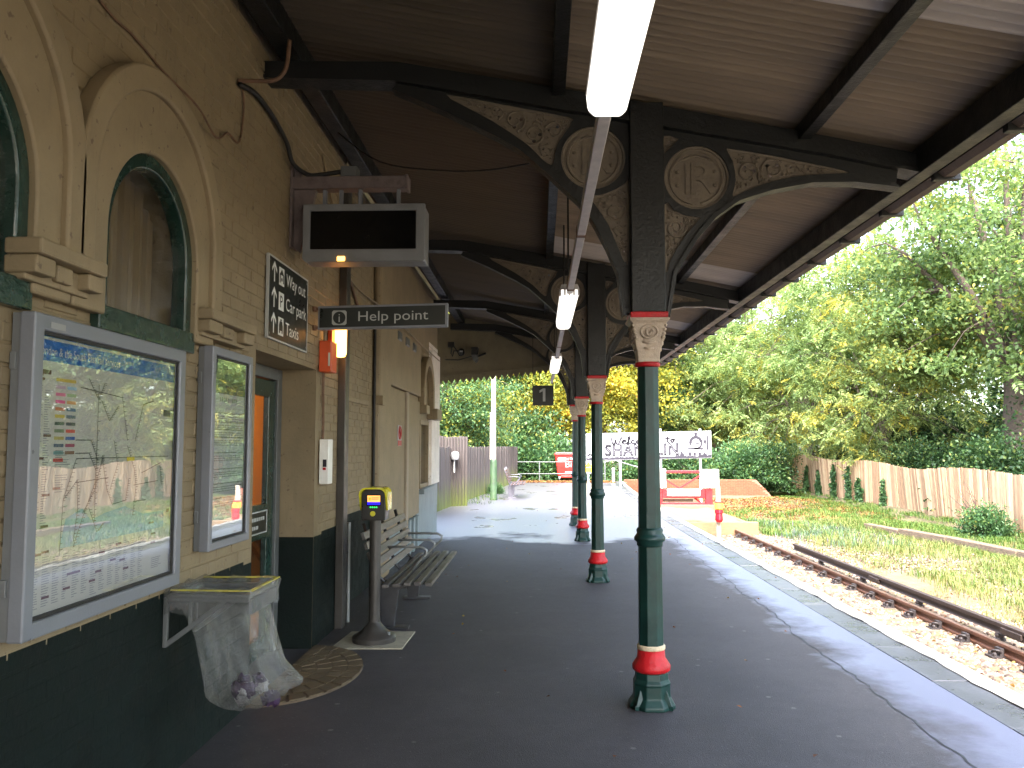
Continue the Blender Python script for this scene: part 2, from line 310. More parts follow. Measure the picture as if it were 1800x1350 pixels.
# ------------------------------------------------------------------ mesh helpers
class MB:
    def __init__(s): s.v = []; s.f = []; s.m = []; s.cur = 0
    def add(s, vs, fs):
        o = len(s.v); s.v += [tuple(q) for q in vs]; s.f += [tuple(i + o for i in q) for q in fs]; s.m += [s.cur] * len(fs); return s
    def box(s, x0, x1, y0, y1, z0, z1):
        return s.add([(x0, y0, z0), (x1, y0, z0), (x1, y1, z0), (x0, y1, z0), (x0, y0, z1), (x1, y0, z1), (x1, y1, z1), (x0, y1, z1)],
                     [(0, 3, 2, 1), (4, 5, 6, 7), (0, 1, 5, 4), (1, 2, 6, 5), (2, 3, 7, 6), (3, 0, 4, 7)])
    def bar(s, p, q, w, h, up=(0, 0, 1)):
        p = Vector(p); q = Vector(q); d = (q - p).normalized(); up = Vector(up)
        if abs(d.dot(up)) > .98: up = Vector((1, 0, 0))
        a = d.cross(up).normalized() * w / 2; b = a.cross(d).normalized() * h / 2
        vs_ = [p - a - b, p + a - b, p + a + b, p - a + b, q - a - b, q + a - b, q + a + b, q - a + b]
        return s.add(vs_, [(0, 3, 2, 1), (4, 5, 6, 7), (0, 1, 5, 4), (1, 2, 6, 5), (2, 3, 7, 6), (3, 0, 4, 7)])
    def tube(s, pts, r, n=8, closed=False, cap=True):
        pts = [Vector(p) for p in pts]; N = len(pts); rs = r if isinstance(r, (list, tuple)) else [r] * N
        vs_ = []; prev = None
        for i, p in enumerate(pts):
            if closed: d = pts[(i + 1) % N] - pts[i - 1]
            else: d = pts[min(i + 1, N - 1)] - pts[max(i - 1, 0)]
            d = d.normalized() if d.length > 1e-9 else Vector((0, 0, 1))
            if prev is None:
                a = d.cross(Vector((0, 0, 1)))
                if a.length < .1: a = d.cross(Vector((0, 1, 0)))
            else: a = prev - d * prev.dot(d)
            a.normalize(); prev = a; b = d.cross(a)
            for k in range(n):
                t = 2 * math.pi * k / n; vs_.append(p + (a * math.cos(t) + b * math.sin(t)) * rs[i])
        fs = []
        for i in range(N if closed else N - 1):
            j = (i + 1) % N
            for k in range(n): fs.append((i * n + k, i * n + (k + 1) % n, j * n + (k + 1) % n, j * n + k))
        if cap and not closed: fs += [tuple(range(n))[::-1], tuple(range((N - 1) * n, N * n))]
        return s.add(vs_, fs)
    def lathe(s, prof, cx=0, cy=0, n=16, rot=0, cap=True):
        vs_ = []
        for r, z in prof:
            for k in range(n):
                t = 2 * math.pi * k / n + rot; vs_.append((cx + r * math.cos(t), cy + r * math.sin(t), z))
        N = len(prof); fs = [(i * n + k, i * n + (k + 1) % n, (i + 1) * n + (k + 1) % n, (i + 1) * n + k) for i in range(N - 1) for k in range(n)]
        if cap: fs += [tuple(range(n))[::-1], tuple(range((N - 1) * n, N * n))]
        return s.add(vs_, fs)
    def prism(s, poly, axis, a, b):
        n = len(poly); mk = {'y': lambda u, v, t: (u, t, v), 'x': lambda u, v, t: (t, u, v), 'z': lambda u, v, t: (u, v, t)}[axis]
        return s.add([mk(u, v, a) for u, v in poly] + [mk(u, v, b) for u, v in poly],
                     [tuple(range(n)), tuple(range(2 * n - 1, n - 1, -1))] + [(i, (i + 1) % n + 0, (i + 1) % n + n, i + n) for i in range(n)])
    def quad(s, *p): return s.add(p, [tuple(range(len(p)))])
    def rect(s, o, u, v, u0, u1, v0, v1):
        o = Vector(o); u = Vector(u); v = Vector(v)
        return s.quad(*[o + u * a + v * b for a, b in ((u0, v0), (u1, v0), (u1, v1), (u0, v1))])
    def plate(s, loops, axis, a, b):
        """flat plate with holes: loops[0] outline, others holes"""
        bm = bmesh.new(); mk = {'y': lambda u, v, t: (u, t, v), 'x': lambda u, v, t: (t, u, v), 'z': lambda u, v, t: (u, v, t)}[axis]
        es = []; idx = []
        for L in loops:
            vv = [bm.verts.new(mk(u, v, a)) for u, v in L]; idx.append(vv)
            es += [bm.edges.new((vv[i], vv[(i + 1) % len(vv)])) for i in range(len(vv))]
        bmesh.ops.triangle_fill(bm, use_beauty=True, use_dissolve=False, edges=es)
        bm.verts.index_update()
        V = [tuple(q.co) for q in bm.verts]; F = [tuple(q.index for q in f.verts) for f in bm.faces]
        bm.free(); n = len(V); k = {'y': 1, 'x': 0, 'z': 2}[axis]
        V2 = [tuple(b if i == k else c for i, c in enumerate(p)) for p in V]
        fs = F + [tuple(i + n for i in f[::-1]) for f in F]; o = 0
        for L in loops:
            m_ = len(L); fs += [(o + i, o + (i + 1) % m_, o + (i + 1) % m_ + n, o + i + n) for i in range(m_)]; o += m_
        return s.add(V + V2, fs)

ORIG = {}
def obj(name, mb, mats, parent=None, smooth=False, bevel=0, fixn=True):
    me = bpy.data.meshes.new(name)
    o0 = ORIG.get(parent.name, (0, 0, 0)) if parent else (0, 0, 0)
    me.from_pydata([(a - o0[0], b - o0[1], c - o0[2]) for a, b, c in mb.v], [], mb.f)
    for q in (mats if isinstance(mats, (list, tuple)) else [mats]): me.materials.append(MATS[q])
    if any(mb.m): me.polygons.foreach_set('material_index', mb.m)
    if fixn:
        bm = bmesh.new(); bm.from_mesh(me); bmesh.ops.recalc_face_normals(bm, faces=bm.faces); bm.to_mesh(me); bm.free()
    if smooth: me.polygons.foreach_set('use_smooth', [True] * len(me.polygons)); 
    me.update()
    o = bpy.data.objects.new(name, me); col.objects.link(o)
    if parent: o.parent = parent; ORIG[o.name] = o0
    if smooth == 'auto':
        bm = bmesh.new(); bm.from_mesh(me)
        for e in bm.edges:
            if len(e.link_faces) == 2 and e.calc_face_angle(0) > R(35): e.smooth = False
        bm.to_mesh(me); bm.free()
    if bevel:
        md = o.modifiers.new('bevel', 'BEVEL'); md.width = bevel; md.segments = 2; md.limit_method = 'ANGLE'
    return o
def tag(o, label=None, cat=None, group=None, kind=None):
    for k, v in (('label', label), ('category', cat), ('group', group), ('kind', kind)):
        if v: o[k] = v
    return o
def thing(name, label, cat, loc=(0, 0, 0), group=None):
    o = bpy.data.objects.new(name, None); col.objects.link(o); o.location = loc; o.empty_display_size = .2; ORIG[o.name] = tuple(loc)
    return tag(o, label, cat, group)
def copy_tree(o, parent=None):
    c = o.copy(); col.objects.link(c); c.parent = parent
    for ch in list(o.children): copy_tree(ch, c)
    return c
def npmesh(name, V, F, mats, parent=None, hue=None, nper=None, smooth=False, loc=None):
    """V (n,3) array, F (m,k) array all same size"""
    me = bpy.data.meshes.new(name); V = np.asarray(V, np.float32); F = np.asarray(F, np.int32); k = F.shape[1]
    me.vertices.add(len(V)); me.vertices.foreach_set('co', V.ravel())
    me.loops.add(F.size); me.loops.foreach_set('vertex_index', F.ravel())
    me.polygons.add(len(F)); me.polygons.foreach_set('loop_start', np.arange(0, F.size, k, dtype=np.int32))
    me.polygons.foreach_set('loop_total', np.full(len(F), k, np.int32)) if False else None
    if smooth: me.polygons.foreach_set('use_smooth', np.ones(len(F), bool))
    me.update(calc_edges=True); me.validate()
    if hue is not None:
        a = me.attributes.new('hue', 'FLOAT', 'POINT'); a.data.foreach_set('value', np.repeat(np.asarray(hue, np.float32), nper))
    for q in (mats if isinstance(mats, (list, tuple)) else [mats]): me.materials.append(MATS[q])
    o = bpy.data.objects.new(name, me); col.objects.link(o)
    if parent: o.parent = parent; ORIG[o.name] = ORIG[parent.name]
    if loc: o.location = loc
    return o
_tc = {}
def textmesh(s_, size=1., space=1.0):
    k = (s_, space)
    if k not in _tc:
        cu = bpy.data.curves.new('t', 'FONT'); cu.body = s_; cu.size = 1; cu.space_character = space; cu.resolution_u = 3
        o = bpy.data.objects.new('t', cu); col.objects.link(o)
        dg = bpy.context.evaluated_depsgraph_get(); me = bpy.data.meshes.new_from_object(o.evaluated_get(dg))
        V = [(v.co.x, v.co.y) for v in me.vertices]; F = [tuple(p.vertices) for p in me.polygons]
        bpy.data.objects.remove(o); bpy.data.curves.remove(cu); bpy.data.meshes.remove(me)
        _tc[k] = (V, F)
    V, F = _tc[k]; return [(a * size, b * size) for a, b in V], F
def text_to(mb, s_, size, o, u, v, align='l', width=None):
    V, F = textmesh(s_, size); o = Vector(o); u = Vector(u); v = Vector(v)
    x0 = min(a for a, b in V); x1 = max(a for a, b in V); sx = 1
    if width: sx = width / (x1 - x0)
    off = {'l': -x0, 'c': -(x0 + x1) / 2, 'r': -x1}[align]
    mb.add([o + u * ((a + off) * sx) + v * b for a, b in V], F); return mb
def circ(cx, cz, r, n=32, a0=0, a1=None):
    if a1 is None: return [(cx + r * math.cos(2 * math.pi * i / n + a0), cz + r * math.sin(2 * math.pi * i / n + a0)) for i in range(n)]
    return [(cx + r * math.cos(a0 + (a1 - a0) * i / n), cz + r * math.sin(a0 + (a1 - a0) * i / n)) for i in range(n + 1)]
def archpoly(c, r, zs, z0, n=24):
    return [(c - r, z0)] + [(c + r * math.cos(math.pi - math.pi * i / n), zs + r * math.sin(math.pi * i / n)) for i in range(n + 1)] + [(c + r, z0)]
YX, ZV, XX = (0, 1, 0), (0, 0, 1), (1, 0, 0)

# ------------------------------------------------------------------ ground, platform
def edge_x(y): return 3.08 + (max(0, y - 15) / 21) ** 2 * .6
def gz(x, y):
    x = np.asarray(x, float); y = np.asarray(y, float); z = np.full(np.broadcast(x, y).shape, -.86)
    z = np.where((x > 6.5) & (y < 37.2), -.86 + .05 * np.sin(x * 1.7 + y * .6) + .03 * np.sin(y * 1.3), z)
    z = np.where((y > 37.2) & (x < 9.6), -.03, z); z = np.where(x <= -3.1, -.03, z)
    z = np.where(x > 12.3, -.75 + np.minimum(.5, (x - 12.3) * .12), z)
    return np.where((y > 27) & (y < 37.2) & (x > 6.5) & (x < 12.4), z + (y - 27) * .02, z)
def ground():
    xs = sorted(set([-150, -90, -50, -30, -18, -10, -6, -4, -3.25, -3.05, -1, 1, 2, 2.7, 3.0] + [3.2 + i * .7 for i in range(20)] + [18, 20, 24, 30, 45, 90, 150]))
    ys = sorted(set([-80, -40, -20, -10, -6] + [-3 + i * 1.0 for i in range(40)] + [37.15, 37.3, 39, 41, 44, 48, 54, 62, 75, 100, 160, 260, 400]))
    V = []; 
    for y in ys:
        for x in xs:
            z = float(gz(x, y))
            V.append((x, y, z))
    nx = len(xs); F = [(j * nx + i, j * nx + i + 1, (j + 1) * nx + i + 1, (j + 1) * nx + i) for j in range(len(ys) - 1) for i in range(nx - 1)]
    o = npmesh('ground', V, F, 'ground_soil'); return tag(o, kind='structure')
ground()
yp = [-26 + i * 1.0 for i in range(65)]
mb = MB()
for a, b in zip(yp[:-1], yp[1:]):
    xa, xb = edge_x(a) - .41, edge_x(b) - .41
    mb.quad((-3.2, a, 0), (xa, a, 0), (xb, b, 0), (-3.2, b, 0))
yp0 = None
mb.quad((-3.2, 38, 0), (edge_x(38) - .41, 38, 0), (edge_x(38) - .41, 38, -.9), (-3.2, 38, -.9))
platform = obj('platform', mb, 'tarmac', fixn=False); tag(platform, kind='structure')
mb = MB()                                   # brick face under the coping
for a, b in zip(yp[:-1], yp[1:]):
    xa, xb = edge_x(a) - .10, edge_x(b) - .10
    mb.quad((xa, a, -.9), (xb, b, -.9), (xb, b, -.09), (xa, a, -.09))
obj('platform_wall', mb, 'gutter_rust', platform, fixn=False)
y = -.5; k = 0
while y < 37.6:                             # coping slabs, one by one
    ln = random.choice((.86, .9, .95)); a, b = y + .005, y + ln - .005; dz = random.uniform(-.002, .004)
    xa, xb = edge_x(a), edge_x(b); m_ = MB()
    pts = [(xa - .405, a), (xa, a), (xb, b), (xb - .405, b)]
    m_.prism(pts, 'z', -.09, .004 + dz)
    obj('coping_slab', m_, random.choice(('coping_stone', 'coping_stone', 'coping_stone_pale')), platform, bevel=.006)
    y += ln; k += 1
mb = MB()
def wl_in(y): return edge_x(y) - .155 + .012 * math.sin(y * 5.1) + .008 * math.sin(y * 17)
yy = [-.4 + i * .2 for i in range(190)]
for a, b in zip(yy[:-1], yy[1:]):
    mb.quad((wl_in(a), a, .0125), (edge_x(a) - .004, a, .0125), (edge_x(b) - .004, b, .0125), (wl_in(b), b, .0125))
obj('painted_edge_line', mb, 'edge_white', platform, fixn=False)
mb = MB(); x = 2.12; prev = None            # long wandering crack in the surfacing
for i in range(260):
    y = 2 + i * .08; x += random.uniform(-.022, .022) + (2.13 + .012 * y - x) * .1; w = random.uniform(.003, .008)
    cur = ((x - w, y, .003), (x + w, y, .003))
    if prev: mb.quad(prev[0], prev[1], cur[1], cur[0])
    prev = cur
obj('surface_crack', mb, 'black_rubber', platform, fixn=False)

# ------------------------------------------------------------------ station building
bld = thing('station_building', 'long cream painted brick station building with arched windows and dark green base', 'building', (-1.8, 6, 0))
DZ = .875
W1, W2 = 2.34, 3.70                        # arch centres
WR, WS, WZ0 = .445, 2.49, 2.10             # window opening radius, springing, sill
ends_hole = [(5.19, .0), (5.19, 2.215), (6.625, 2.215), (6.625, .0)]
outl = [(-20, -.3), (-20, 4.5), (7.55, 4.5), (7.55, -.3), (6.625, -.3), (6.625, 2.215), (5.19, 2.215), (5.19, -.3)]
mb = MB().plate([outl, archpoly(W1, WR + .01, WS, WZ0), archpoly(W2, WR + .01, WS, WZ0)], 'x', -1.806, -2.12)
wall = obj('wall', mb, 'cream_brick', bld)
# dado coat: skin in front of the core, behind the brick faces
mb = MB(); mb.quad((-1.8045, -20, 0), (-1.8045, 5.19, 0), (-1.8045, 5.19, DZ), (-1.8045, -20, DZ)); mb.quad((-1.8045, 6.625, 0), (-1.8045, 7.55, 0), (-1.8045, 7.55, DZ), (-1.8045, 6.625, DZ))
mb.quad((-2.11, 6.6225, 0), (-1.806, 6.6225, 0), (-1.806, 6.6225, DZ), (-2.11, 6.6225, DZ)); obj('dado', mb, 'dado_green', bld, fixn=False)
# rear shell of the building so that its inside is a room
mb = MB().box(-6.2, -6, -20, 15.9, -.3, 4.5).box(-6, -1.806, -20.2, -20, -.3, 4.5).box(-6, -2.0, 15.75, 15.9, -.3, 4.5).box(-6.3, -1.75, -20.2, 17.6, 4.5, 4.6)  # roof slab carried past the building's end, out of view, to block the sun
obj('shell', mb, 'plaster', bld)
mb = MB().box(-6, -2.2, -5.9, 15.7, -.05, .004); obj('inner_floor', mb, 'interior', bld)
mb = MB().box(-3.6, -3.5, -5.9, 15.7, .01, 4.45); obj('partition', mb, 'interior', bld)
# rear block of wall (set back 15 cm) beyond the trunking
XB = -1.95
mb = MB().plate([[(7.55, -.3), (7.55, 4.5), (15.75, 4.5), (15.75, -.3)], [(13.2, .92), (13.2, 2.02), (14.2, 2.02), (14.2, .92)]], 'x', XB - .006, -2.3)
wall_b = obj('wall', mb, 'cream_brick', bld)
mb = MB().box(-2.11, -1.8065, 7.55, 7.552, 0, 4.5); obj('return_wall', mb, 'cream_paint', bld)
mb = MB(); mb.quad((XB - .0045, 7.56, 0), (XB - .0045, 10.45, 0), (XB - .0045, 10.45, .91), (XB - .0045, 7.56, .91)); obj('dado', mb, 'dado_green', bld, fixn=False)
# bricks
def brick_mesh(L, H, P, mat):
    c = .004; m_ = MB()
    m_.add([(0, -L / 2, -H / 2), (0, L / 2, -H / 2), (0, L / 2, H / 2), (0, -L / 2, H / 2), (P, -L / 2 + c, -H / 2 + c), (P, L / 2 - c, -H / 2 + c), (P, L / 2 - c, H / 2 - c), (P, -L / 2 + c, H / 2 - c)],
           [(4, 5, 6, 7), (0, 1, 5, 4), (1, 2, 6, 5), (2, 3, 7, 6), (3, 0, 4, 7)])
    me = bpy.data.meshes.new('brick'); me.from_pydata(m_.v, [], m_.f); me.materials.append(MATS[mat]); return m_, me
BL, BH, BP = .217, .0665, .0066
proto, bmesh_cream = brick_mesh(BL, BH, BP, 'cream_brick'); _, bmesh_half = brick_mesh(.1, BH, BP, 'cream_brick')
bricks = []
def in_arch(c, y, z, r): return abs(y - c) < r and (z < 2.6 or (y - c) ** 2 + (z - 2.6) ** 2 < r * r) and z > 2.05
def lay(xw, ya, yb, za, zb, skip):
    row = 0; z = za
    while z < zb:
        y = ya - (.1125 if row % 2 else 0)
        while y < yb:
            a, b = max(y, ya), min(y + BL, yb)
            if b - a > .05:
                cy, cz = (a + b) / 2, z + BH / 2
                if not skip(a, b, cy, cz): bricks.append((xw, cy, cz, b - a, xw))
            y += BL + .008
        z += BH + .0085; row += 1
def skipA(a, b, cy, cz):
    if cz > 4.4: return True
    if b > 5.17 and a < 6.64 and cz < 2.25: return True
    for c in (W1, W2):
        if all(in_arch(c, q, cz + s, .70) for q in (a, b) for s in (-.035, .035)): return True
        if all(in_arch(c, q, cz, .66) for q in (a, b)): return True
    return False
lay(-1.8065, .9, 7.54, .004, 4.42, skipA)
lay(XB - .0065, 7.57, 9.55, .004, 4.42, lambda a, b, cy, cz: False)
lay(XB - .0065, 14.55, 15.74, .004, 3.4, lambda a, b, cy, cz: False)
def vis(bk):
    x, y, z, L, _ = bk
    d = y * math.cos(.033) ; px = (x / y) * 1454 + 948; py = 784 - (z - 1.6) / y * 1454
    if not (0 < px < 1800 and 0 < py < 1350) or z < DZ: return 0
    if 2.6 < y < 4.0 and .9 < z < 2.08: return 0
    if 4.15 < y < 4.95 and 1.0 < z < 2.15: return 0
    return L / y ** 3
order = sorted(range(len(bricks)), key=lambda i: -vis(bricks[i])); top = set(order[:300])
restc = MB(); restg = MB(); restw = MB()
for i, (x, y_, z, L, _) in enumerate(bricks):
    dx = random.uniform(-.002, .002)
    if i in top:
        o = bpy.data.objects.new('brick', bmesh_cream if L > .12 else bmesh_half); col.objects.link(o); o.parent = wall
        o.location = (x + dx - ORIG[wall.name][0], y_ - ORIG[wall.name][1], z - ORIG[wall.name][2]); o.scale = (1, L / (BL if L > .12 else .1), 1); o.rotation_euler = (random.uniform(-.008, .008), 0, random.uniform(-.006, .006))
    else:
        c = .004; h = BH / 2; P = BP + dx if z > DZ else .0032
        (restw if y_ > 14.5 and z > .9 else restg if z < DZ else restc).add([(x, y_ - L / 2, z - h), (x, y_ + L / 2, z - h), (x, y_ + L / 2, z + h), (x, y_ - L / 2, z + h), (x + P, y_ - L / 2 + c, z - h + c), (x + P, y_ + L / 2 - c, z - h + c), (x + P, y_ + L / 2 - c, z + h - c), (x + P, y_ - L / 2 + c, z + h - c)],
                                       [(4, 5, 6, 7), (0, 1, 5, 4), (1, 2, 6, 5), (2, 3, 7, 6), (3, 0, 4, 7)])
tag(obj('brick_field', restc, 'cream_brick', wall, fixn=False), kind='stuff')
tag(obj('painted_base_bricks', restg, 'dado_green', wall, fixn=False), kind='stuff')
tag(obj('corner_bricks', restw, 'quoin_daylit', wall_b, fixn=False), kind='stuff')
# arches
def arch_ring(c, r0, r1, zs, z0, xa, xb, n=32, zi=None):
    o_ = archpoly(c, r1, zs, z0, n); i_ = archpoly(c, r0, zi or zs, z0, n)
    m_ = MB(); N = len(o_)
    V = [(xa, u, v) for u, v in o_] + [(xa, u, v) for u, v in i_] + [(xb, u, v) for u, v in o_] + [(xb, u, v) for u, v in i_]
    F = []
    for k in range(N - 1):
        F += [(k, k + 1, N + k + 1, N + k), (2 * N + k, 3 * N + k, 3 * N + k + 1, 2 * N + k + 1), (k, 2 * N + k, 2 * N + k + 1, k + 1), (N + k, N + k + 1, 3 * N + k + 1, 3 * N + k)]
    F += [(0, N, 3 * N, 2 * N), (N - 1, 3 * N - 1, 4 * N - 1, 2 * N - 1)]
    return m_.add(V, F)
for c in (W1, W2):
    am = obj('arch_moulding', arch_ring(c, .585, .70, 2.62, 2.31, -1.806, -1.722), 'plaster', bld, smooth='auto', bevel=.012)
    obj('inner_moulding', arch_ring(c, WR - .004, .672, 2.62, 2.13, -1.806, -1.752, zi=WS), 'plaster', bld, smooth='auto', bevel=.01)
    # window: frame, pane, curtain
    w_ = obj('window', arch_ring(c, WR - .07, WR, WS, WZ0, -1.86, -1.782), 'window_green', bld, smooth='auto', bevel=.008)
    obj('sill_rail', MB().box(-1.87, -1.765, c - WR - .015, c + WR + .015, WZ0 - .03, WZ0 + .075), 'window_green', w_, bevel=.006)
    m_ = MB(); pl = archpoly(c, WR - .05, WS, WZ0 + .05); m_.add([(-1.825, u, v) for u, v in pl], [tuple(range(len(pl)))]); obj('pane', m_, 'window_glass', w_, fixn=False)
    m_ = MB(); prev = None
    for i in range(91):
        u = c - .62 + 1.24 * i / 90; q = (-1.99 + .022 * math.sin(i * .72) + .012 * math.sin(i * 1.9), u)
        if prev: m_.quad((prev[0], prev[1], 2.0), (q[0], q[1], 2.0), (q[0], q[1], 3.1), (prev[0], prev[1], 3.1))
        prev = q
    obj('curtain', m_, 'sun_curtain', w_, smooth=True, fixn=False)
def corbel(ya, yb, z0=2.19):
    cb = obj('corbel', MB().box(-1.806, -1.672, ya, yb, z0 + .064, z0 + .122), 'plaster', bld, bevel=.010)
    L = (yb - ya)
    for i, (a, b) in enumerate(((0, .27), (.38, .62), (.76, 1.0))):
        obj('dentil', MB().box(-1.806, -1.688 + (.0 if i != 1 else -.025), ya + a * L + .002, ya + b * L - .002, z0, z0 + .0625), 'plaster', cb, bevel=.008)
    obj('corbel_bed', MB().box(-1.806, -1.735, ya + .015, yb - .02, z0 - .02, z0 + .063), 'plaster', cb, bevel=.006)
corbel(2.69, 3.12, 2.185); corbel(4.16, 4.82, 2.19)
# door recess, door
rv = MB().box(-2.125, -1.8065, 6.6265, 6.6275, 0, 2.2); rv2 = None
dr = obj('door_frame', MB().box(-2.16, -2.08, 5.2, 5.3, 0, 2.21).box(-2.16, -2.08, 6.52, 6.62, 0, 2.21).box(-2.16, -2.08, 5.3, 6.52, 2.12, 2.21), 'mid_grey', bld, bevel=.006)
door = obj('door', MB().plate([[(5.31, .02), (5.31, 2.11), (6.51, 2.11), (6.51, .02)], [(5.44, 1.16), (5.44, 1.98), (6.36, 1.98), (6.36, 1.16)], [(5.44, .16), (5.44, .90), (6.36, .90), (6.36, .16)]], 'x', -2.10, -2.145), 'window_green', bld, bevel=.004)
for z0, z1 in ((1.15, 1.99), (.15, .91)): obj('pane', MB().quad((-2.12, 5.43, z0), (-2.12, 6.37, z0), (-2.12, 6.37, z1), (-2.12, 5.43, z1)), 'door_glass', door, fixn=False)
m_ = MB().box(-2.1, -2.092, 5.5, 6.34, .945, 1.115); ds = obj('door_notice', m_, 'sign_black', door)
m_ = MB()
for a in ((5.5, 6.34, .945, .955), (5.5, 6.34, 1.105, 1.115), (5.5, 5.512, .955, 1.105), (6.328, 6.34, .955, 1.105)): m_.box(-2.0925, -2.089, *a)
for i, zz in enumerate((1.055, .995)):
    x_ = 5.56
    while x_ < (6.28 if i == 0 else 6.12): w_ = random.uniform(.02, .05); m_.box(-2.0925, -2.0905, x_, x_ + w_, zz - .012, zz + .014); x_ += w_ + .012
obj('notice_border', m_, 'sign_white_dim', ds)
obj('orange_wall_board', MB().box(-3.42, -3.4, 7.2, 11.6, .62, 2.5), 'orange_board', bld)
obj('wall_note', MB().box(-3.398, -3.394, 9.2, 9.75, 1.0, 1.55), 'paper_note', bld)
m_ = MB().bar((-3.0, 9.05, .0), (-3.0, 9.05, .7), .05, .05).bar((-3.0, 8.5, .66), (-3.0, 9.1, .3), .05, .05).bar((-3.0, 8.0, .68), (-3.0, 9.4, .68), .06, .06); obj('inside_easel', m_, 'timber_pale', bld)
rl = thing('room_ceiling_lamp', 'warm lit lamp inside the room behind the station door', 'lamp', (-2.75, 8.4, 2.9))
obj('shade', MB().lathe([(.16, 2.82), (.17, 2.86), (.10, 2.92)], -2.75, 8.4, 16), 'room_lamp', rl); obj('rose', MB().lathe([(.02, 2.92), (.02, 4.4)], -2.75, 8.4, 8), 'white_paint', rl)
# details of the set-back wall
m_ = MB().box(XB - .006, -1.87, 9.62, 10.42, 0, 4.42); obj('pilaster', m_, 'plaster', bld, bevel=.06)
m_ = MB().box(XB - .006, XB + .03, 7.57, 9.3, 2.05, 2.11); obj('string_course', m_, 'plaster', bld, bevel=.015)
m_ = MB().box(XB - .006, -1.885, 10.43, 13.1, 2.38, 3.2); obj('panel_surround', m_, 'plaster', bld, bevel=.012)
nd = obj('flush_door', MB().box(XB - .006, -1.90, 10.5, 11.62, .45, 2.36), 'plaster', bld, bevel=.006)
obj('door_post', MB().box(XB - .006, -1.87, 11.68, 11.86, .30, 2.37), 'mullion_wood', bld, bevel=.012)
obj('boarded_panel', MB().box(XB - .006, -1.895, 11.9, 13.06, .55, 2.30), 'cream_paint', bld, bevel=.006)
for a in (12.05, 12.45, 12.85): obj('pallet_board', MB().box(XB - .006, -1.88, a, a + .16, .02, .52), 'bluegrey_paint', bld, bevel=.004)
m_ = MB().box(XB - .004, XB + .004, 10.5, 15.74, 0, .5); obj('base_band', m_, 'bluegrey_paint', bld)
m_ = MB().box(XB - .004, XB + .01, 13.1, 15.74, .5, .9); obj('base_band', m_, 'bluegrey_paint', bld)
fw = obj('end_window', MB().box(-2.05, -1.90, 13.2, 13.27, .92, 2.02).box(-2.05, -1.90, 14.13, 14.2, .92, 2.02).box(-2.05, -1.90, 13.27, 14.13, 1.95, 2.02).box(-2.05, -1.90, 13.27, 14.13, .92, .99), 'cream_paint', bld, bevel=.006)
obj('pane', MB().quad((-1.95, 13.26, .98), (-1.95, 14.14, .98), (-1.95, 14.14, 1.96), (-1.95, 13.26, 1.96)), 'window_glass', fw, fixn=False)
obj('sill', MB().box(-1.96, -1.82, 13.1, 14.45, .84, .915), 'bluegrey_paint', fw, bevel=.008)
obj('arch_moulding', arch_ring(13.95, .50, .66, 2.45, 2.25, XB - .006, -1.85), 'plaster', bld, smooth='auto', bevel=.012)
obj('corbel', MB().box(XB - .006, -1.80, 13.2, 13.55, 2.12, 2.26), 'plaster', bld, bevel=.012); obj('corbel', MB().box(XB - .006, -1.77, 14.35, 15.0, 2.06, 2.25), 'plaster', bld, bevel=.012)
obj('end_pilaster', MB().box(XB - .006, -1.90, 14.6, 15.74, .92, 3.3), 'quoin_daylit', bld, bevel=.008)
for a in (10.9, 11.55, 12.2): obj('vent_hood', MB().box(-1.90, -1.865, a, a + .28, 3.02, 3.14), 'mid_grey', bld, bevel=.02)

# ------------------------------------------------------------------ canopy
can = thing('platform_canopy', 'corrugated tan platform canopy with black iron beams above the platform', 'canopy', (0, 6, 0))
def roof_z(x): return 4.11 - .198 * (x + .927) + .075
SW = .76; pitch = .076; nper = 6; nx = int(SW / pitch * nper)
def sheet_mesh(mat, xa, xb, dzz=0):
    V = []; F = []
    for i in range(nx + 2):
        yv = i * pitch / nper; dz = .017 * math.cos(2 * math.pi * i / nper)
        for x in (xa, xb): V.append((x, yv, roof_z(x) + dz + dzz))
    for i in range(nx + 1): a = i * 2; F.append((a, a + 1, a + 3, a + 2))
    me = bpy.data.meshes.new('roof_sheet'); me.from_pydata(V, [], F); me.materials.append(MATS[mat]); me.polygons.foreach_set('use_smooth', [True] * len(F)); me.update(); return me
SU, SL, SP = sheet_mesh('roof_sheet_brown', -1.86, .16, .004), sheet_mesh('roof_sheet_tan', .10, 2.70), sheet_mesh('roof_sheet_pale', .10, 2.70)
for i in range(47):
    y = -6.0 + (i - 16) * SW  # canopy carried on unseen behind the camera to hold back light
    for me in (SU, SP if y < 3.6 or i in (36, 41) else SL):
        o = bpy.data.objects.new('roof_sheet', me); col.objects.link(o); o.parent = can; o.location = (0, y - 6, (i % 2) * .006)
obj('roof_cover', MB().prism([(-1.9, roof_z(-1.9) + .03), (2.72, roof_z(2.72) + .03), (2.72, roof_z(2.72) + .05), (-1.9, roof_z(-1.9) + .05)], 'y', -18.1, 17.6), 'gutter_rust', can)
def purlin(x, w, h, y0=-18, y1=17.3, mat='iron_dark', drop=.012):
    zt = roof_z(x) - drop; return obj('purlin', MB().box(x - w / 2, x + w / 2, y0, y1, zt - h, zt), mat, can, bevel=.006)
purlin(-1.64, .13, .16); purlin(.13, .085, .10); purlin(1.70, .08, .10)
obj('edge_beam', MB().box(2.40, 2.50, -18, 17.4, roof_z(2.45) - .20, roof_z(2.45) - .025), 'iron_dark', can, bevel=.006)
obj('gutter', MB().prism([(2.53, 3.33), (2.57, 3.30), (2.63, 3.30), (2.66, 3.34), (2.66, 3.42), (2.645, 3.42), (2.645, 3.345), (2.62, 3.315), (2.575, 3.315), (2.545, 3.34)], 'y', -6, 17.6), 'gutter_rust', can)
y = .3
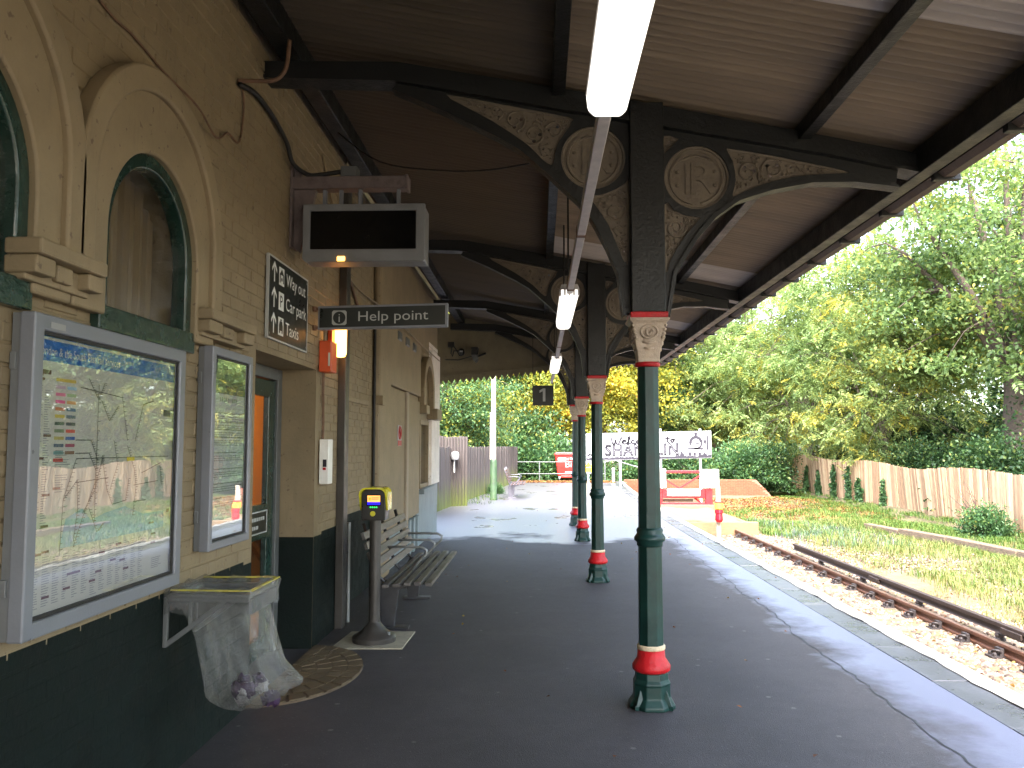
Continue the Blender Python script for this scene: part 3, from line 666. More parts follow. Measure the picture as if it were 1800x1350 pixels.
while y < 17.4:
    obj('gutter_bracket', MB().box(2.51, 2.675, y, y + .05, 3.285, 3.43), 'iron_dark', can, bevel=.004); y += .82
y = 1.
while y < 17.2:                                  # corrugation ends dripping past the gutter
    obj('drip_tile', MB().prism([(y, 3.43), (y + .35, 3.43), (y + .33, 3.385), (y + .2, 3.36), (y + .05, 3.38)], 'x', 2.68, 2.70), 'gutter_rust', can); y += .42
COLS = (5.27, 9.98, 14.2, 16.95)
for yc in COLS + (.6,):
    bt = [(-1.83, 4.13), (-.927, 4.11), (.569, 3.837), (1.846, 3.575), (2.41, 3.455)]; bb = [(2.41, 3.35), (1.844, 3.472), (.605, 3.703), (-.926, 3.994), (-1.83, 4.03)]
    obj('beam', MB().prism(bt + bb, 'y', yc - .06, yc + .06), 'iron_dark', can, bevel=.006)
    obj('beam_flange', MB().prism([(-1.83, 4.025), (-.926, 3.989), (.605, 3.698), (1.844, 3.467), (2.40, 3.345), (2.40, 3.325), (1.844, 3.447), (.605, 3.678), (-.926, 3.969), (-1.83, 4.005)], 'y', yc - .085, yc + .085), 'iron_dark', can)
    for x in (-.7, -.2, 1.3, 1.95):
        zz = 4.10 - .2 * (x + .9); obj('bolt', MB().lathe([(.016, 0), (.016, .012), (.008, .018)], 0, 0, 6), 'iron_dark', can).location = (x, yc - .065 - 6, zz - .055)
        bpy.data.objects[-1] if False else None
for o in can.children:
    if o.name.startswith('bolt'): o.rotation_euler = (R(90), 0, 0)
# end gable with dogtooth valance
gb = [(-6.2, 2.93), (-2.6, 2.93), (-2.0, 2.98), (-1.0, 3.09), (.33, 3.22), (1.5, 3.31), (2.5, 3.34), (2.6, 3.42)]
obj('gable_panel', MB().prism(gb + [(2.6, roof_z(2.6) + .02), (-2.0, roof_z(-2.0) + .02), (-6.2, roof_z(-2.0) + .02)], 'y', 17.36, 17.40), 'gable_paint', can)
obj('gable_rail', MB().prism([(-2.0, 3.055), (-1.0, 3.155), (.33, 3.285), (1.5, 3.37), (2.6, 3.41), (2.6, 3.43), (1.5, 3.39), (.33, 3.30), (-1.0, 3.175), (-2.0, 3.08)], 'y', 17.32, 17.36), 'gable_paint', can)
def vz(x): return float(np.interp(x, [-2.2, -.57, .33, 1.51, 2.44, 2.95], [2.885, 3.026, 3.144, 3.236, 3.269, 3.316]))
x = -2.65
while x < 2.62:
    a, b = x + .002, x + .122; c = (a + b) / 2
    obj('valance_board', MB().prism([(a, vz(a) + .085), (c, vz(c) - .015), (b, vz(b) + .085), (b, vz(b) + .205), (a, vz(a) + .205)], 'y', 17.335, 17.358), 'gable_paint', can); x += .124
for a in (-1.62, -.9, .1, 1.1):
    obj('panel_seam', MB().box(a, a + .012, 17.352, 17.36, vz(a) + .22, roof_z(a) - .02), 'gable_paint', can)

# ------------------------------------------------------------------ columns with openwork brackets
CX = .69
LT = [(-1.295, 3.896), (-0.926, 3.823), (-0.504, 3.734), (-0.474, 3.702), (-0.499, 3.652), (-0.555, 3.576), (-0.58, 3.513), (-0.592, 3.437), (-0.611, 3.415), (-0.666, 3.451), (-0.765, 3.553), (-0.988, 3.709), (-1.163, 3.807)]
LL = [(-0.358, 3.204), (-0.278, 3.217), (-0.184, 3.257), (-0.131, 3.29), (-0.111, 3.277), (-0.116, 2.795), (-0.136, 2.775), (-0.155, 2.795), (-0.24, 3.012), (-0.319, 3.136)]
SR = [(0.089 + .03, 3.599), (0.199, 3.584), (0.209, 3.57), (0.13, 3.493), (0.121, 3.487)]
LR = [(0.118, 3.15), (0.173, 3.11), (0.252, 3.075), (0.331, 3.061), (0.335, 3.045), (0.236, 2.927), (0.155, 2.793), (0.134, 2.716), (0.122, 2.707), (0.118, 2.72)]
UR = [(0.518, 3.506), (0.564, 3.506), (0.788, 3.465), (1.05, 3.407), (1.266, 3.357), (1.274, 3.339), (1.048, 3.332), (0.85, 3.301), (0.677, 3.248), (0.571, 3.199), (0.552, 3.208), (0.573, 3.304), (0.556, 3.426)]
OL = [(-0.139, 2.439), (-0.169, 2.716), (-0.24, 2.891), (-0.359, 3.121), (-0.447, 3.212), (-0.605, 3.364), (-0.79, 3.529), (-0.938, 3.619), (-1.302, 3.804), (-1.627, 3.947)]
OR_ = [(0.119, 2.438), (0.166, 2.714), (0.304, 2.939), (0.422, 3.076), (0.57, 3.183), (0.782, 3.248), (1.033, 3.294), (1.308, 3.294), (1.584, 3.258)]
def smooth_loop(P, k=4):
    n = len(P); out = []
    for i in range(n):
        p0, p1, p2, p3 = (Vector(P[(i + j - 1) % n]) for j in range(4))
        for s_ in range(k):
            t = s_ / k; q = .5 * ((2 * p1) + (p2 - p0) * t + (2 * p0 - 5 * p1 + 4 * p2 - p3) * t * t + (3 * p1 - p0 - 3 * p2 + p3) * t ** 3); out.append((q.x, q.y))
    return out
def pdist(p, P):
    best = 9; ins = False; n = len(P)
    for i in range(n):
        a = P[i]; b = P[(i + 1) % n]; dx, dy = b[0] - a[0], b[1] - a[1]; t = max(0, min(1, ((p[0] - a[0]) * dx + (p[1] - a[1]) * dy) / (dx * dx + dy * dy + 1e-12)))
        best = min(best, math.hypot(p[0] - a[0] - t * dx, p[1] - a[1] - t * dy))
        if (a[1] > p[1]) != (b[1] > p[1]) and p[0] < dx * (p[1] - a[1]) / (dy + 1e-12) + a[0]: ins = not ins
    return best if ins else -best
def panel(P, seed):
    rd = random.Random(seed); us = [p[0] for p in P]; vs_ = [p[1] for p in P]; circles = []
    cand = [(rd.uniform(min(us), max(us)), rd.uniform(min(vs_), max(vs_))) for _ in range(700)]; cand = [(c, pdist(c, P)) for c in cand]; cand = [q for q in cand if q[1] > .015]
    for _ in range(9):
        best = None
        for c, d in cand:
            r = min([d - .008] + [math.hypot(c[0] - a[0], c[1] - a[1]) - b - .004 for a, b in circles]); r = min(r, .075)
            if best is None or r > best[1]: best = (c, r)
        if best is None or best[1] < .012: break
        circles.append(best)
    m_ = MB(); holes = []
    for (c, r) in circles:
        if r > .03:
            for k in range(3): a = 2.1 * k + rd.random(); holes.append(circ(c[0] + .55 * r * math.cos(a), c[1] + .55 * r * math.sin(a), r * .2, 7))
        elif r > .016: holes.append(circ(c[0], c[1], r * .5, 6))
    m_.plate([P] + holes, 'y', -.008, .008)
    rim = [(u, -.012, v) for u, v in P]; m_.tube(rim, .0095, 6, closed=True)
    for (c, r) in circles:
        sg = rd.choice((-1, 1)); a0 = rd.random() * 6
        sp = []
        for i in range(22):
            t = i / 21; rr = r * (1 - .82 * t); a = a0 + sg * t * 9.5; sp.append((c[0] + rr * math.cos(a), -.012, c[1] + rr * math.sin(a)))
        m_.tube(sp, [max(.0035, .13 * r * (1 - .5 * i / 21)) for i in range(22)], 5)
        for k in range(5):
            a = a0 + k * 1.256; q = (c[0] + 1.05 * r * math.cos(a), c[1] + 1.05 * r * math.sin(a))
            if pdist(q, P) > .006: m_.lathe([(0.001, 0), (.006 + .06 * r, .004), (.004 + .04 * r, .01), (.001, .013)], 0, 0, 6, cap=False); nv = 24; m_.v[-nv:] = [(q[0] + a_, -.008 - c_, q[1] + b_) for a_, b_, c_ in m_.v[-nv:]]
    return m_
def medallion(cx, cz, r):
    m_ = MB(); m_.plate([circ(cx, cz, r, 36)], 'y', -.006, .006)
    m_.tube([(u, -.010, v) for u, v in circ(cx, cz, r - .006, 36)], .011, 6, closed=True)
    m_.tube([(u, -.008, v) for u, v in circ(cx, cz, r * .80, 16, R(100), R(260))], .010, 5); m_.tube([(u, -.008, v) for u, v in circ(cx, cz, r * .80, 16, R(-80), R(80))], .010, 5)
    for s_, size, dx in (('I', .30, -.055), ('R', .30, .045)):
        V, F = textmesh(s_, size); n0 = len(m_.v)
        w_ = (min(a for a, b in V) + max(a for a, b in V)) / 2; h_ = (min(b for a, b in V) + max(b for a, b in V)) / 2
        bd = [(cx + a - w_ + dx, -.016, cz + b - h_) for a, b in V]; m_.add(bd, F)
        m_.add([(a, -.006, c) for a, b, c in bd], F)
        from collections import Counter
        ec = Counter(); 
        for f in F:
            for i in range(len(f)): ec[tuple(sorted((f[i], f[(i + 1) % len(f)])))] += 1
        m_.add(bd + [(a, -.006, c) for a, b, c in bd], [(a, b, b + len(bd), a + len(bd)) for (a, b), k in ec.items() if k == 1])
    m_.tube([(cx - .10, -.008, cz + .12), (cx, -.008, cz + .15), (cx + .10, -.008, cz + .12)], .008, 5)
    for a in (20, 160, 200, 340): m_.lathe([(.001, 0), (.014, .003), (.009, .012), (.001, .015)], 0, 0, 7, cap=False); m_.v[-28:] = [(cx + .62 * r * math.cos(R(a)) + p, -.005 - t, cz + .62 * r * math.sin(R(a)) + q) for p, q, t in m_.v[-28:]]
    return m_
def shift(mb_, y=0):
    mb_.v = [(a + CX, b + y, c) for a, b, c in mb_.v]; return mb_
def make_column(y):
    t = thing('canopy_column', '', 'column', (CX, y, 0), 'iron columns holding up the canopy')
    S = lambda m_: shift(m_, y)
    r8 = math.pi / 8
    m_ = MB().lathe([(.150, 0), (.150, .022), (.120, .065), (.118, .135), (.122, .15), (.108, .172), (.104, .212)], n=8, rot=r8)
    for k in range(4):
        a = math.pi / 4 + k * math.pi / 2; m_.prism([(.085 * math.cos(a - .5), .085 * math.sin(a - .5)), (.165 * math.cos(a), .165 * math.sin(a)), (.085 * math.cos(a + .5), .085 * math.sin(a + .5))], 'z', .0, .03)
        m_.add([(.10 * math.cos(a - .42), .10 * math.sin(a - .42), .03), (.155 * math.cos(a), .155 * math.sin(a), .03), (.10 * math.cos(a + .42), .10 * math.sin(a + .42), .03), (.115 * math.cos(a), .115 * math.sin(a), .12)], [(0, 1, 3), (1, 2, 3)])
    obj('base', S(m_), 'column_green', t, bevel=.006)
    obj('red_collar', S(MB().lathe([(.100, .212), (.116, .224), (.118, .25), (.104, .272), (.088, .295), (.084, .345)], n=24)), 'column_red', t, smooth=True)
    obj('cream_band', S(MB().lathe([(.083, .345), (.088, .35), (.088, .368), (.082, .374)], n=24)), 'ring_cream', t, smooth=True)
    obj('lower_shaft', S(MB().lathe([(.080, .37), (.076, .98)], n=8, rot=r8)), 'column_green', t, bevel=.004)
    obj('shaft_ring', S(MB().lathe([(.076, .975), (.082, .985), (.080, 1.0), (.096, 1.012), (.098, 1.03), (.088, 1.045), (.080, 1.055), (.084, 1.075), (.076, 1.09)], n=24)), 'column_green', t, smooth=True)
    obj('upper_shaft', S(MB().lathe([(.074, 1.085), (.068, 2.10)], n=8, rot=r8)), 'column_green', t, bevel=.004)
    obj('lower_red_band', S(MB().lathe([(.072, 2.10), (.079, 2.105), (.079, 2.125), (.072, 2.13)], n=24)), 'column_red', t, smooth=True)
    # capital: square bell
    m_ = MB(); pr = [(.070, 2.128), (.068, 2.15), (.072, 2.19), (.088, 2.25), (.098, 2.32), (.106, 2.37), (.122, 2.385), (.130, 2.402)]
    V = []; 
    for h, z in pr: V += [(-h, -h, z), (h, -h, z), (h, h, z), (-h, h, z)]
    m_.add(V, [(i * 4 + k, i * 4 + (k + 1) % 4, i * 4 + 4 + (k + 1) % 4, i * 4 + 4 + k) for i in range(len(pr) - 1) for k in range(4)] + [(3, 2, 1, 0), tuple(range(len(V) - 4, len(V)))])
    cp = obj('capital', S(m_), 'capital_cream', t, bevel=.006)
    m_ = MB()
    for rot in range(4):
        a = rot * math.pi / 2; ca, sa = math.cos(a), math.sin(a); st = len(m_.v)
        m_.tube([(.052 * math.cos(q), -.100, 2.315 + .042 * math.sin(q)) for q in [i * 2 * math.pi / 18 for i in range(18)]], .008, 5, closed=True)
        m_.tube([(.025 * math.cos(q * .9) * (1 - q / 14), -.104, 2.315 + .022 * math.sin(q)) for q in [i * .5 for i in range(14)]], .007, 5)
        for dz in (2.30, 2.325, 2.35, 2.275): 
            for sx_ in (-1, 1): m_.tube([(sx_ * (.078 + (dz - 2.27) * .25), -.094 - (dz - 2.3) * .12, dz), (sx_ * (.086 + (dz - 2.27) * .25), -.098 - (dz - 2.3) * .12, dz + .012)], .009, 5)
        m_.tube([(-.04, -.088, 2.255), (0, -.093, 2.245), (.04, -.088, 2.255)], .009, 5); m_.tube([(-.03, -.080, 2.215), (0, -.084, 2.205), (.03, -.080, 2.215)], .007, 5)
        m_.v[st:] = [(p * ca - q * sa, p * sa + q * ca, r_) for p, q, r_ in m_.v[st:]]
    obj('capital_carving', S(m_), 'capital_cream', cp, smooth=True)
    obj('upper_red_band', S(MB().box(-.118, .118, -.118, .118, 2.4025, 2.44)), 'column_red', t, bevel=.006)
    obj('bracket_post', S(MB().box(-.108, .108, -.095, .095, 2.44, 3.80)), 'iron_dark', t, bevel=.008)
    # spandrel brackets
    for P0, side, panels, med in ((OL, 'l', (LT, LL), (-.338, 3.46, .208)), (OR_, 'r', (SR, LR, UR), (.325, 3.322, .208))):
        if side == 'l': outl = [(-.105, 2.44)] + P0 + [(-1.62, 4.0), (-.105, 3.76)]
        else: outl = [(.105, 2.44)] + P0 + [(1.60, 3.36), (.105, 3.68)]
        loops = [smooth_loop(p, 2) for p in panels]; holes = loops + [circ(*med, 36)]
        br = obj('bracket', S(MB().plate([outl] + holes, 'y', -.032, .032)), 'iron_dark', t)
        fl = [(u, 0, v) for u, v in P0]
        m_ = MB()
        for a, b in zip(P0[:-1], P0[1:]): m_.bar((a[0], 0, a[1]), (b[0], 0, b[1]), .11, .022, up=(0, 1, 0)) if False else m_.add([(a[0], -.055, a[1]), (a[0], .055, a[1]), (b[0], .055, b[1]), (b[0], -.055, b[1]), (a[0] - .02 * (1 if side == 'l' else -1), -.055, a[1] - .02), (a[0] - .02 * (1 if side == 'l' else -1), .055, a[1] - .02), (b[0] - .02 * (1 if side == 'l' else -1), .055, b[1] - .02), (b[0] - .02 * (1 if side == 'l' else -1), -.055, b[1] - .02)], [(0, 1, 2, 3), (4, 7, 6, 5), (0, 3, 7, 4), (1, 5, 6, 2)])
        obj('bracket_flange', S(m_), 'iron_dark', br)
        for i, lp in enumerate(loops): obj('ornament_panel', S(panel(lp, 11 + i + len(side) * 7 + (5 if side == 'r' else 0))), 'panel_cream', br)
        obj('monogram_medallion', S(medallion(*med)), 'panel_cream', br)
    return t
c0 = make_column(COLS[0])
CL = ['nearest green iron canopy column with red collar and cream capital, in the foreground',
      'second green iron canopy column, standing just behind the nearest one',
      'third green iron canopy column from the front, just right of the platform number sign',
      'fourth and farthest green iron canopy column, mostly hidden behind the third']
c0['label'] = CL[0]
for i in (1, 2, 3):
    c = copy_tree(c0); c.location = (CX + (0, .0, .035, .045)[i], COLS[i], 0); c['label'] = CL[i]

# ------------------------------------------------------------------ strip lights
LX, LZ = .265, 2.95
LLAB = ['nearest glowing fluorescent strip light, cut by the top of the picture', 'middle glowing fluorescent strip light, in front of the second column', 'farthest glowing fluorescent strip light, above the platform number sign']
for i, (a, b) in enumerate(((1.25, 3.12), (7.1, 8.95), (12.45, 14.45))):
    t = thing('strip_light', LLAB[i], 'light', (LX, (a + b) / 2, LZ), 'fluorescent strip lights under the canopy')
    prof = [(LX - .082, LZ + .0), (LX - .075, LZ - .06), (LX - .05, LZ - .085), (LX + .05, LZ - .085), (LX + .075, LZ - .06), (LX + .082, LZ)]
    obj('diffuser', MB().prism(prof, 'y', a, b), 'tube_light', t, bevel=.01)
    obj('housing', MB().prism([(LX - .085, LZ + .003), (LX - .07, LZ + .05), (LX + .07, LZ + .05), (LX + .085, LZ + .003)], 'y', a - .01, b + .01), 'trunking_white', t, bevel=.006)
    m_ = MB()
    for k in range(5): m_.box(LX - .088 + k * .0395, LX - .073 + k * .0395, a - .012, a + .03, LZ - .05, LZ + .004)
    obj('end_clip', m_, 'trunking_white', t)
    for yy_ in (a + .3, b - .3): obj('hanger', MB().tube([(LX, yy_, LZ + .05), (LX, yy_, roof_z(LX) - .01)], .008, 6), 'iron_dark', t)
for i, (a, b, lab) in enumerate(((3.14, 7.08, 'long grey-white cable trunking bar running between the nearest and middle strip lights'), (8.97, 12.43, 'shorter grey-white cable trunking bar between the middle and farthest strip lights'), (14.47, 17.3, 'stub of trunking bar behind the farthest strip light'))):
    t = thing('cable_trunking', lab, 'trunking', (LX, (a + b) / 2, LZ), 'trunking between the strip lights')
    obj('channel', MB().box(LX - .026, LX + .026, a, b, LZ - .04, LZ + .02), 'trunking_white', t, bevel=.004)
    for yy_ in (a + 1.95, b - .2):
        obj('clip', MB().box(LX - .03, LX + .03, yy_, yy_ + .012, LZ - .044, LZ + .024).box(LX - .03, LX + .03, yy_ + .03, yy_ + .042, LZ - .044, LZ + .024), 'rust_pipe', t)

# ------------------------------------------------------------------ posters on the wall
def poster_case(name, label, y0, y1, z0, z1, fw, depth=.085):
    t = thing(name, label, 'poster case', (-1.8, (y0 + y1) / 2, z0)); xf = -1.8 + depth
    obj('back', MB().box(-1.797, xf - .03, y0 + .004, y1 - .004, z0 + .004, z1 - .004), 'frame_side', t)
    fr = obj('frame', MB().plate([[(y0, z0), (y0, z1), (y1, z1), (y1, z0)], [(y0 + fw, z0 + fw), (y0 + fw, z1 - fw), (y1 - fw, z1 - fw), (y1 - fw, z0 + fw)]], 'x', xf - .055, xf), 'frame_grey', t, bevel=.006)
    obj('gasket', MB().plate([[(y0 + fw - .001, z0 + fw - .001), (y0 + fw - .001, z1 - fw + .001), (y1 - fw + .001, z1 - fw + .001), (y1 - fw + .001, z0 + fw - .001)], [(y0 + fw + .012, z0 + fw + .012), (y0 + fw + .012, z1 - fw - .012), (y1 - fw - .012, z1 - fw - .012), (y1 - fw - .012, z0 + fw + .012)]], 'x', xf - .026, xf - .012), 'black_rubber', t)
    obj('glass_pane', MB().quad((xf - .016, y0 + fw, z0 + fw), (xf - .016, y1 - fw, z0 + fw), (xf - .016, y1 - fw, z1 - fw), (xf - .016, y0 + fw, z1 - fw)), 'poster_glass', t, fixn=False)
    for zz in (z0 + .15, z1 - .2): obj('hinge', MB().box(-1.797, -1.775, y0 - .006, y0 + .003, zz, zz + .06), 'frame_side', t, bevel=.003)
    return t, xf - .0295
t, xp = poster_case('map_poster_case', 'large grey framed glazed rail map poster with a blue header, nearest on the wall', 2.74, 3.95, .945, 2.06, .058)
ya, yb, za, zb = 2.798, 3.892, 1.003, 2.002; PW, PH = yb - ya, zb - za
def PY(u): return ya + u * PW
def PZ(v): return za + v * PH
pp = obj('poster_sheet', MB().quad((xp, ya, za), (xp, yb, za), (xp, yb, zb), (xp, ya, zb)), 'poster_paper', t, fixn=False)
def prect(m_, u0, u1, v0, v1, lay=1): m_.quad(*[(xp + .0006 * lay, PY(a), PZ(b)) for a, b in ((u0, v0), (u1, v0), (u1, v1), (u0, v1))])
m_ = MB(); prect(m_, 0, 1, .90, .975); obj('blue_header', m_, 'poster_blue', pp, fixn=False)
m_ = MB(); prect(m_, 0, 1, .985, 1.0); obj('blue_header_strip', m_, 'poster_blue', pp, fixn=False)
m_ = MB(); text_to(m_, 'London & the South East rail services', .046, (xp + .0014, PY(.012), PZ(.922)), YX, ZV, width=.56); obj('header_lettering', m_, 'poster_white', pp, fixn=False)
m_ = MB(); sea = [(.17, .225), (.20, .33), (.30, .36), (.36, .31), (.45, .33), (.60, .345), (.75, .30), (.93, .30), (.93, .225)]
m_.quad(*[(xp + .0006, PY(a), PZ(b)) for a, b in sea]); obj('sea_tint', m_, 'poster_sea', pp, fixn=False)
for i in range(22):                           # coloured key of train companies
    r_, c_ = (0, 0) if i == 0 else ((i - 1) // 2 + 1, (i - 1) % 2)
    m_ = MB(); u0 = .115 + c_ * .066; prect(m_, u0, u0 + (.118 if i == 0 else .056), .832 - r_ * .0265, .844 - r_ * .0265); obj('key_swatch', m_, 'legend_%d' % i, pp, fixn=False)
rd = random.Random(5); m_ = MB()
for u0, w_, v0, v1 in [(.012, .035, .23, .83), (.055, .035, .30, .80)] + [(.02 + k * .058, .045, .02 + rd.uniform(0, .02), .205) for k in range(13)] + [(.125, .09, .52, .58), (.13, .08, .43, .49), (.83, .1, .05, .1)]:
    v = v0
    while v < v1: prect(m_, u0, u0 + w_ * rd.uniform(.35, 1), v, v + .0032); v += .0085
obj('small_print', m_, 'print_grey', pp, fixn=False)
m_ = MB()
for u, v in [(.0, .845), (.01, .83), (.055, .63), (.02, .55), (.06, .42), (.06, .31), (.03, .215), (.07, .22), (.08, .06), (.20, .07), (.22, .12), (.26, .12), (.36, .07), (.42, .17), (.40, .10), (.50, .13), (.54, .19), (.57, .12), (.60, .08), (.80, .25), (.82, .20), (.82, .16), (.12, .44)]: prect(m_, u, u + .042, v, v + .009, 2)
prect(m_, 0, .085, .852, .868, 2); prect(m_, .955, .98, .29, .305, 2); obj('index_heads', m_, 'print_maroon', pp, fixn=False)
lines = [[(.24, .62), (.34, .62), (.39, .54)], [(.24, .57), (.33, .57), (.38, .50), (.38, .30)], [(.38, .84), (.38, .50)], [(.31, .86), (.38, .78), (.42, .85)], [(.26, .82), (.55, .80), (.60, .62)], [(.17, .20), (.18, .40), (.25, .55), (.62, .55)], [(.18, .40), (.26, .47), (.27, .36), (.25, .24)], [(.38, .55), (.38, .46), (.30, .32), (.25, .22)], [(.30, .34), (.37, .42), (.41, .52), (.42, .56)], [(.34, .36), (.40, .26), (.44, .29)], [(.42, .55), (.46, .42), (.50, .36), (.60, .37), (.62, .46)], [(.25, .46), (.46, .47)], [(.60, .60), (.66, .50), (.68, .42), (.66, .30)], [(.66, .43), (.86, .44)], [(.62, .55), (.95, .55)], [(.66, .62), (.72, .78), (.80, .80)], [(.72, .48), (.88, .52), (.90, .42)], [(.50, .62), (.53, .52), (.48, .42)], [(.40, .78), (.46, .70), (.52, .76)], [(.76, .36), (.66, .36)]]
m_ = MB()
for L in lines:
    for (u0, v0), (u1, v1) in zip(L[:-1], L[1:]):
        a = Vector((PY(u0), PZ(v0))); b = Vector((PY(u1), PZ(v1))); d = (b - a).normalized() * .0016; nn = Vector((-d.y, d.x)); k = xp + .0018
        m_.quad(*[(k, q.x, q.y) for q in (a - nn, b - nn, b + nn, a + nn)])
        for s_ in np.arange(.1, 1, .11): q = a.lerp(b, float(s_)); m_.quad((k, q.x, q.y), (k, q.x + .018 * random.random() + .006, q.y), (k, q.x + .018, q.y + .0022), (k, q.x, q.y + .0022))
obj('map_lines', m_, 'print_dark', pp, fixn=False)
m_ = MB(); prect(m_, .60, .66, .535, .55, 4); obj('yellow_key', m_, 'yellow_sign', pp, fixn=False)
m_ = MB(); prect(m_, .90, .965, .735, .765, 2); obj('logo_block', m_, 'print_dark', pp, fixn=False)
m_ = MB().box(-1.7149, -1.7145, 2.83, 2.92, 2.014, 2.036); obj('frame_label', m_, 'white_clean', t)
t, xp = poster_case('notice_poster_case', 'narrow grey framed notice poster with a dark header, beside the door', 4.285, 4.89, 1.05, 2.13, .045)
ya, yb, za, zb = 4.33, 4.845, 1.095, 2.085; PW, PH = yb - ya, zb - za
pp = obj('poster_sheet', MB().quad((xp, ya, za), (xp, yb, za), (xp, yb, zb), (xp, ya, zb)), 'poster_white', t, fixn=False)
m_ = MB(); prect(m_, 0, 1, .80, .985); obj('dark_header', m_, 'poster_header', pp, fixn=False)
m_ = MB(); rd = random.Random(3)
x_ = .25
while x_ < .72: w_ = rd.uniform(.02, .06); prect(m_, x_, x_ + w_, .755, .78); x_ += w_ + .015
for v in (.69, .64, .60, .555, .47, .38, .30, .22):
    prect(m_, .04, .96, v, v + .006)
    for q in range(3):
        x_ = .06
        while x_ < .9: w_ = rd.uniform(.02, .07); prect(m_, x_, x_ + w_, v - .018 - q * .012, v - .013 - q * .012); x_ += w_ + .012
obj('notice_print', m_, 'print_grey', pp, fixn=False)

# ------------------------------------------------------------------ direction sign, help point sign
t = thing('direction_sign', 'black wall sign reading Way out, Car park, Taxis with white arrows', 'sign', (-1.79, 5.77, 2.3))
y0, y1, z0, z1 = 5.32, 6.23, 2.315, 2.865
obj('panel', MB().box(-1.795, -1.777, y0, y1, z0, z1), 'sign_black', t, bevel=.003)
obj('white_border', MB().plate([[(y0 - .006, z0 - .006), (y0 - .006, z1 + .006), (y1 + .006, z1 + .006), (y1 + .006, z0 - .006)], [(y0 + .006, z0 + .006), (y0 + .006, z1 - .006), (y1 - .006, z1 - .006), (y1 - .006, z0 + .006)]], 'x', -1.794, -1.7745), 'sign_white_dim', t)
XF = -1.7762
for i, (s_, ic) in enumerate((('Way out', 'h'), ('Car park', 'P'), ('Taxis', 't'))):
    zc = 2.765 - i * .173
    m_ = MB(); yc = y0 + .115
    m_.quad((XF, yc - .009, zc - .062), (XF, yc + .009, zc - .062), (XF, yc + .009, zc + .055), (XF, yc - .009, zc + .055))
    for sg in (-1, 1): m_.quad((XF + .0003, yc, zc + .078), (XF + .0003, yc, zc + .050), (XF + .0003, yc + sg * .052, zc + .000), (XF + .0003, yc + sg * .052, zc + .026))
    obj('arrow', m_, 'sign_white', t, fixn=False)
    yc = y0 + .27; m_ = MB(); bx = [(yc - .058, zc - .062), (yc + .058, zc - .062), (yc + .058, zc + .062), (yc - .058, zc + .062)]; m_.quad(*[(XF, a, b) for a, b in bx]); ico = obj('pictogram', m_, 'sign_white', t, fixn=False)
    m_ = MB()
    if ic == 'P': text_to(m_, 'P', .12, (XF + .001, yc, zc - .042), YX, ZV, 'c')
    elif ic == 'h':
        m_.quad(*[(XF + .001, a, b) for a, b in ((yc - .045, zc - .045), (yc - .028, zc - .045), (yc - .028, zc + .01), (yc + .028, zc + .01), (yc + .028, zc - .045), (yc + .045, zc - .045), (yc + .045, zc + .015), (yc, zc + .052), (yc - .045, zc + .015))])
        m_.quad(*[(XF + .0012, a, b) for a, b in circ(yc, zc - .02, .014, 10)])
    else:
        m_.quad(*[(XF + .001, a, b) for a, b in ((yc - .042, zc - .03), (yc + .042, zc - .03), (yc + .042, zc + .005), (yc + .026, zc + .036), (yc - .026, zc + .036), (yc - .042, zc + .005))]); m_.quad(*[(XF + .001, a, b) for a, b in ((yc - .016, zc + .038), (yc + .016, zc + .038), (yc + .016, zc + .05), (yc - .016, zc + .05))])
        for q in (-.028, .028): m_.quad(*[(XF + .001, yc + q + a, zc - .038 + b) for a, b in circ(0, 0, .012, 10)])
    obj('symbol', m_, 'sign_black', ico, fixn=False)
    m_ = MB(); text_to(m_, s_, .128, (XF + .0004, y0 + .375, zc - .042), YX, ZV, width={'Way out': .47, 'Car park': .50, 'Taxis': .31}[s_]); obj('lettering', m_, 'sign_white', t, fixn=False)
for a, b in ((y0 + .03, z0 + .03), (y1 - .03, z0 + .03), (y0 + .03, z1 - .03), (y1 - .03, z1 - .03)): obj('screw', MB().box(-1.7765, -1.774, a - .006, a + .006, b - .006, b + .006), 'galv_grey', t)
t = thing('help_point_sign', 'projecting black Help point sign with white letters and information symbol', 'sign', (-1.25, 6.45, 2.62))
# the sign leans a little: its outer end is slightly higher
def HQ(u, v): return (-1.755 + u, 2.517 + .021 * u + v)
m_ = MB().prism([HQ(0, 0), HQ(1.035, 0), HQ(1.035, .19), HQ(0, .19)], 'y', 6.45, 6.50); obj('frame', m_, 'frame_grey', t, bevel=.004)
m_ = MB().prism([HQ(.015, .017), HQ(1.015, .017), HQ(1.015, .172), HQ(.015, .172)], 'y', 6.446, 6.449); obj('panel', m_, 'sign_black', t)
m_ = MB(); uu = Vector((1, 0, .021)); b0 = HQ(.325, .062); text_to(m_, 'Help point', .112, (b0[0], 6.4445, b0[1]), uu, ZV, width=.555); obj('lettering', m_, 'sign_white_dim', t, fixn=False)
m_ = MB(); a_ = HQ(.115, .035); m_.quad(*[(a_[0] + p, 6.4448, a_[1] + q) for p, q in ((.012, 0), (.105, 0), (.117, .012), (.117, .105), (.105, .117), (.012, .117), (0, .105), (0, .012))]); ico = obj('pictogram', m_, 'sign_white_dim', t, fixn=False)
m_ = MB(); m_.quad(*[(a_[0] + .0585 + p, 6.4436, a_[1] + .0585 + q) for p, q in circ(0, 0, .05, 24)]); obj('symbol_disc', m_, 'sign_black', ico, fixn=False)
m_ = MB(); text_to(m_, 'i', .1, (a_[0] + .0585, 6.4424, a_[1] + .024), XX, ZV, 'c'); obj('symbol', m_, 'sign_white_dim', ico, fixn=False)
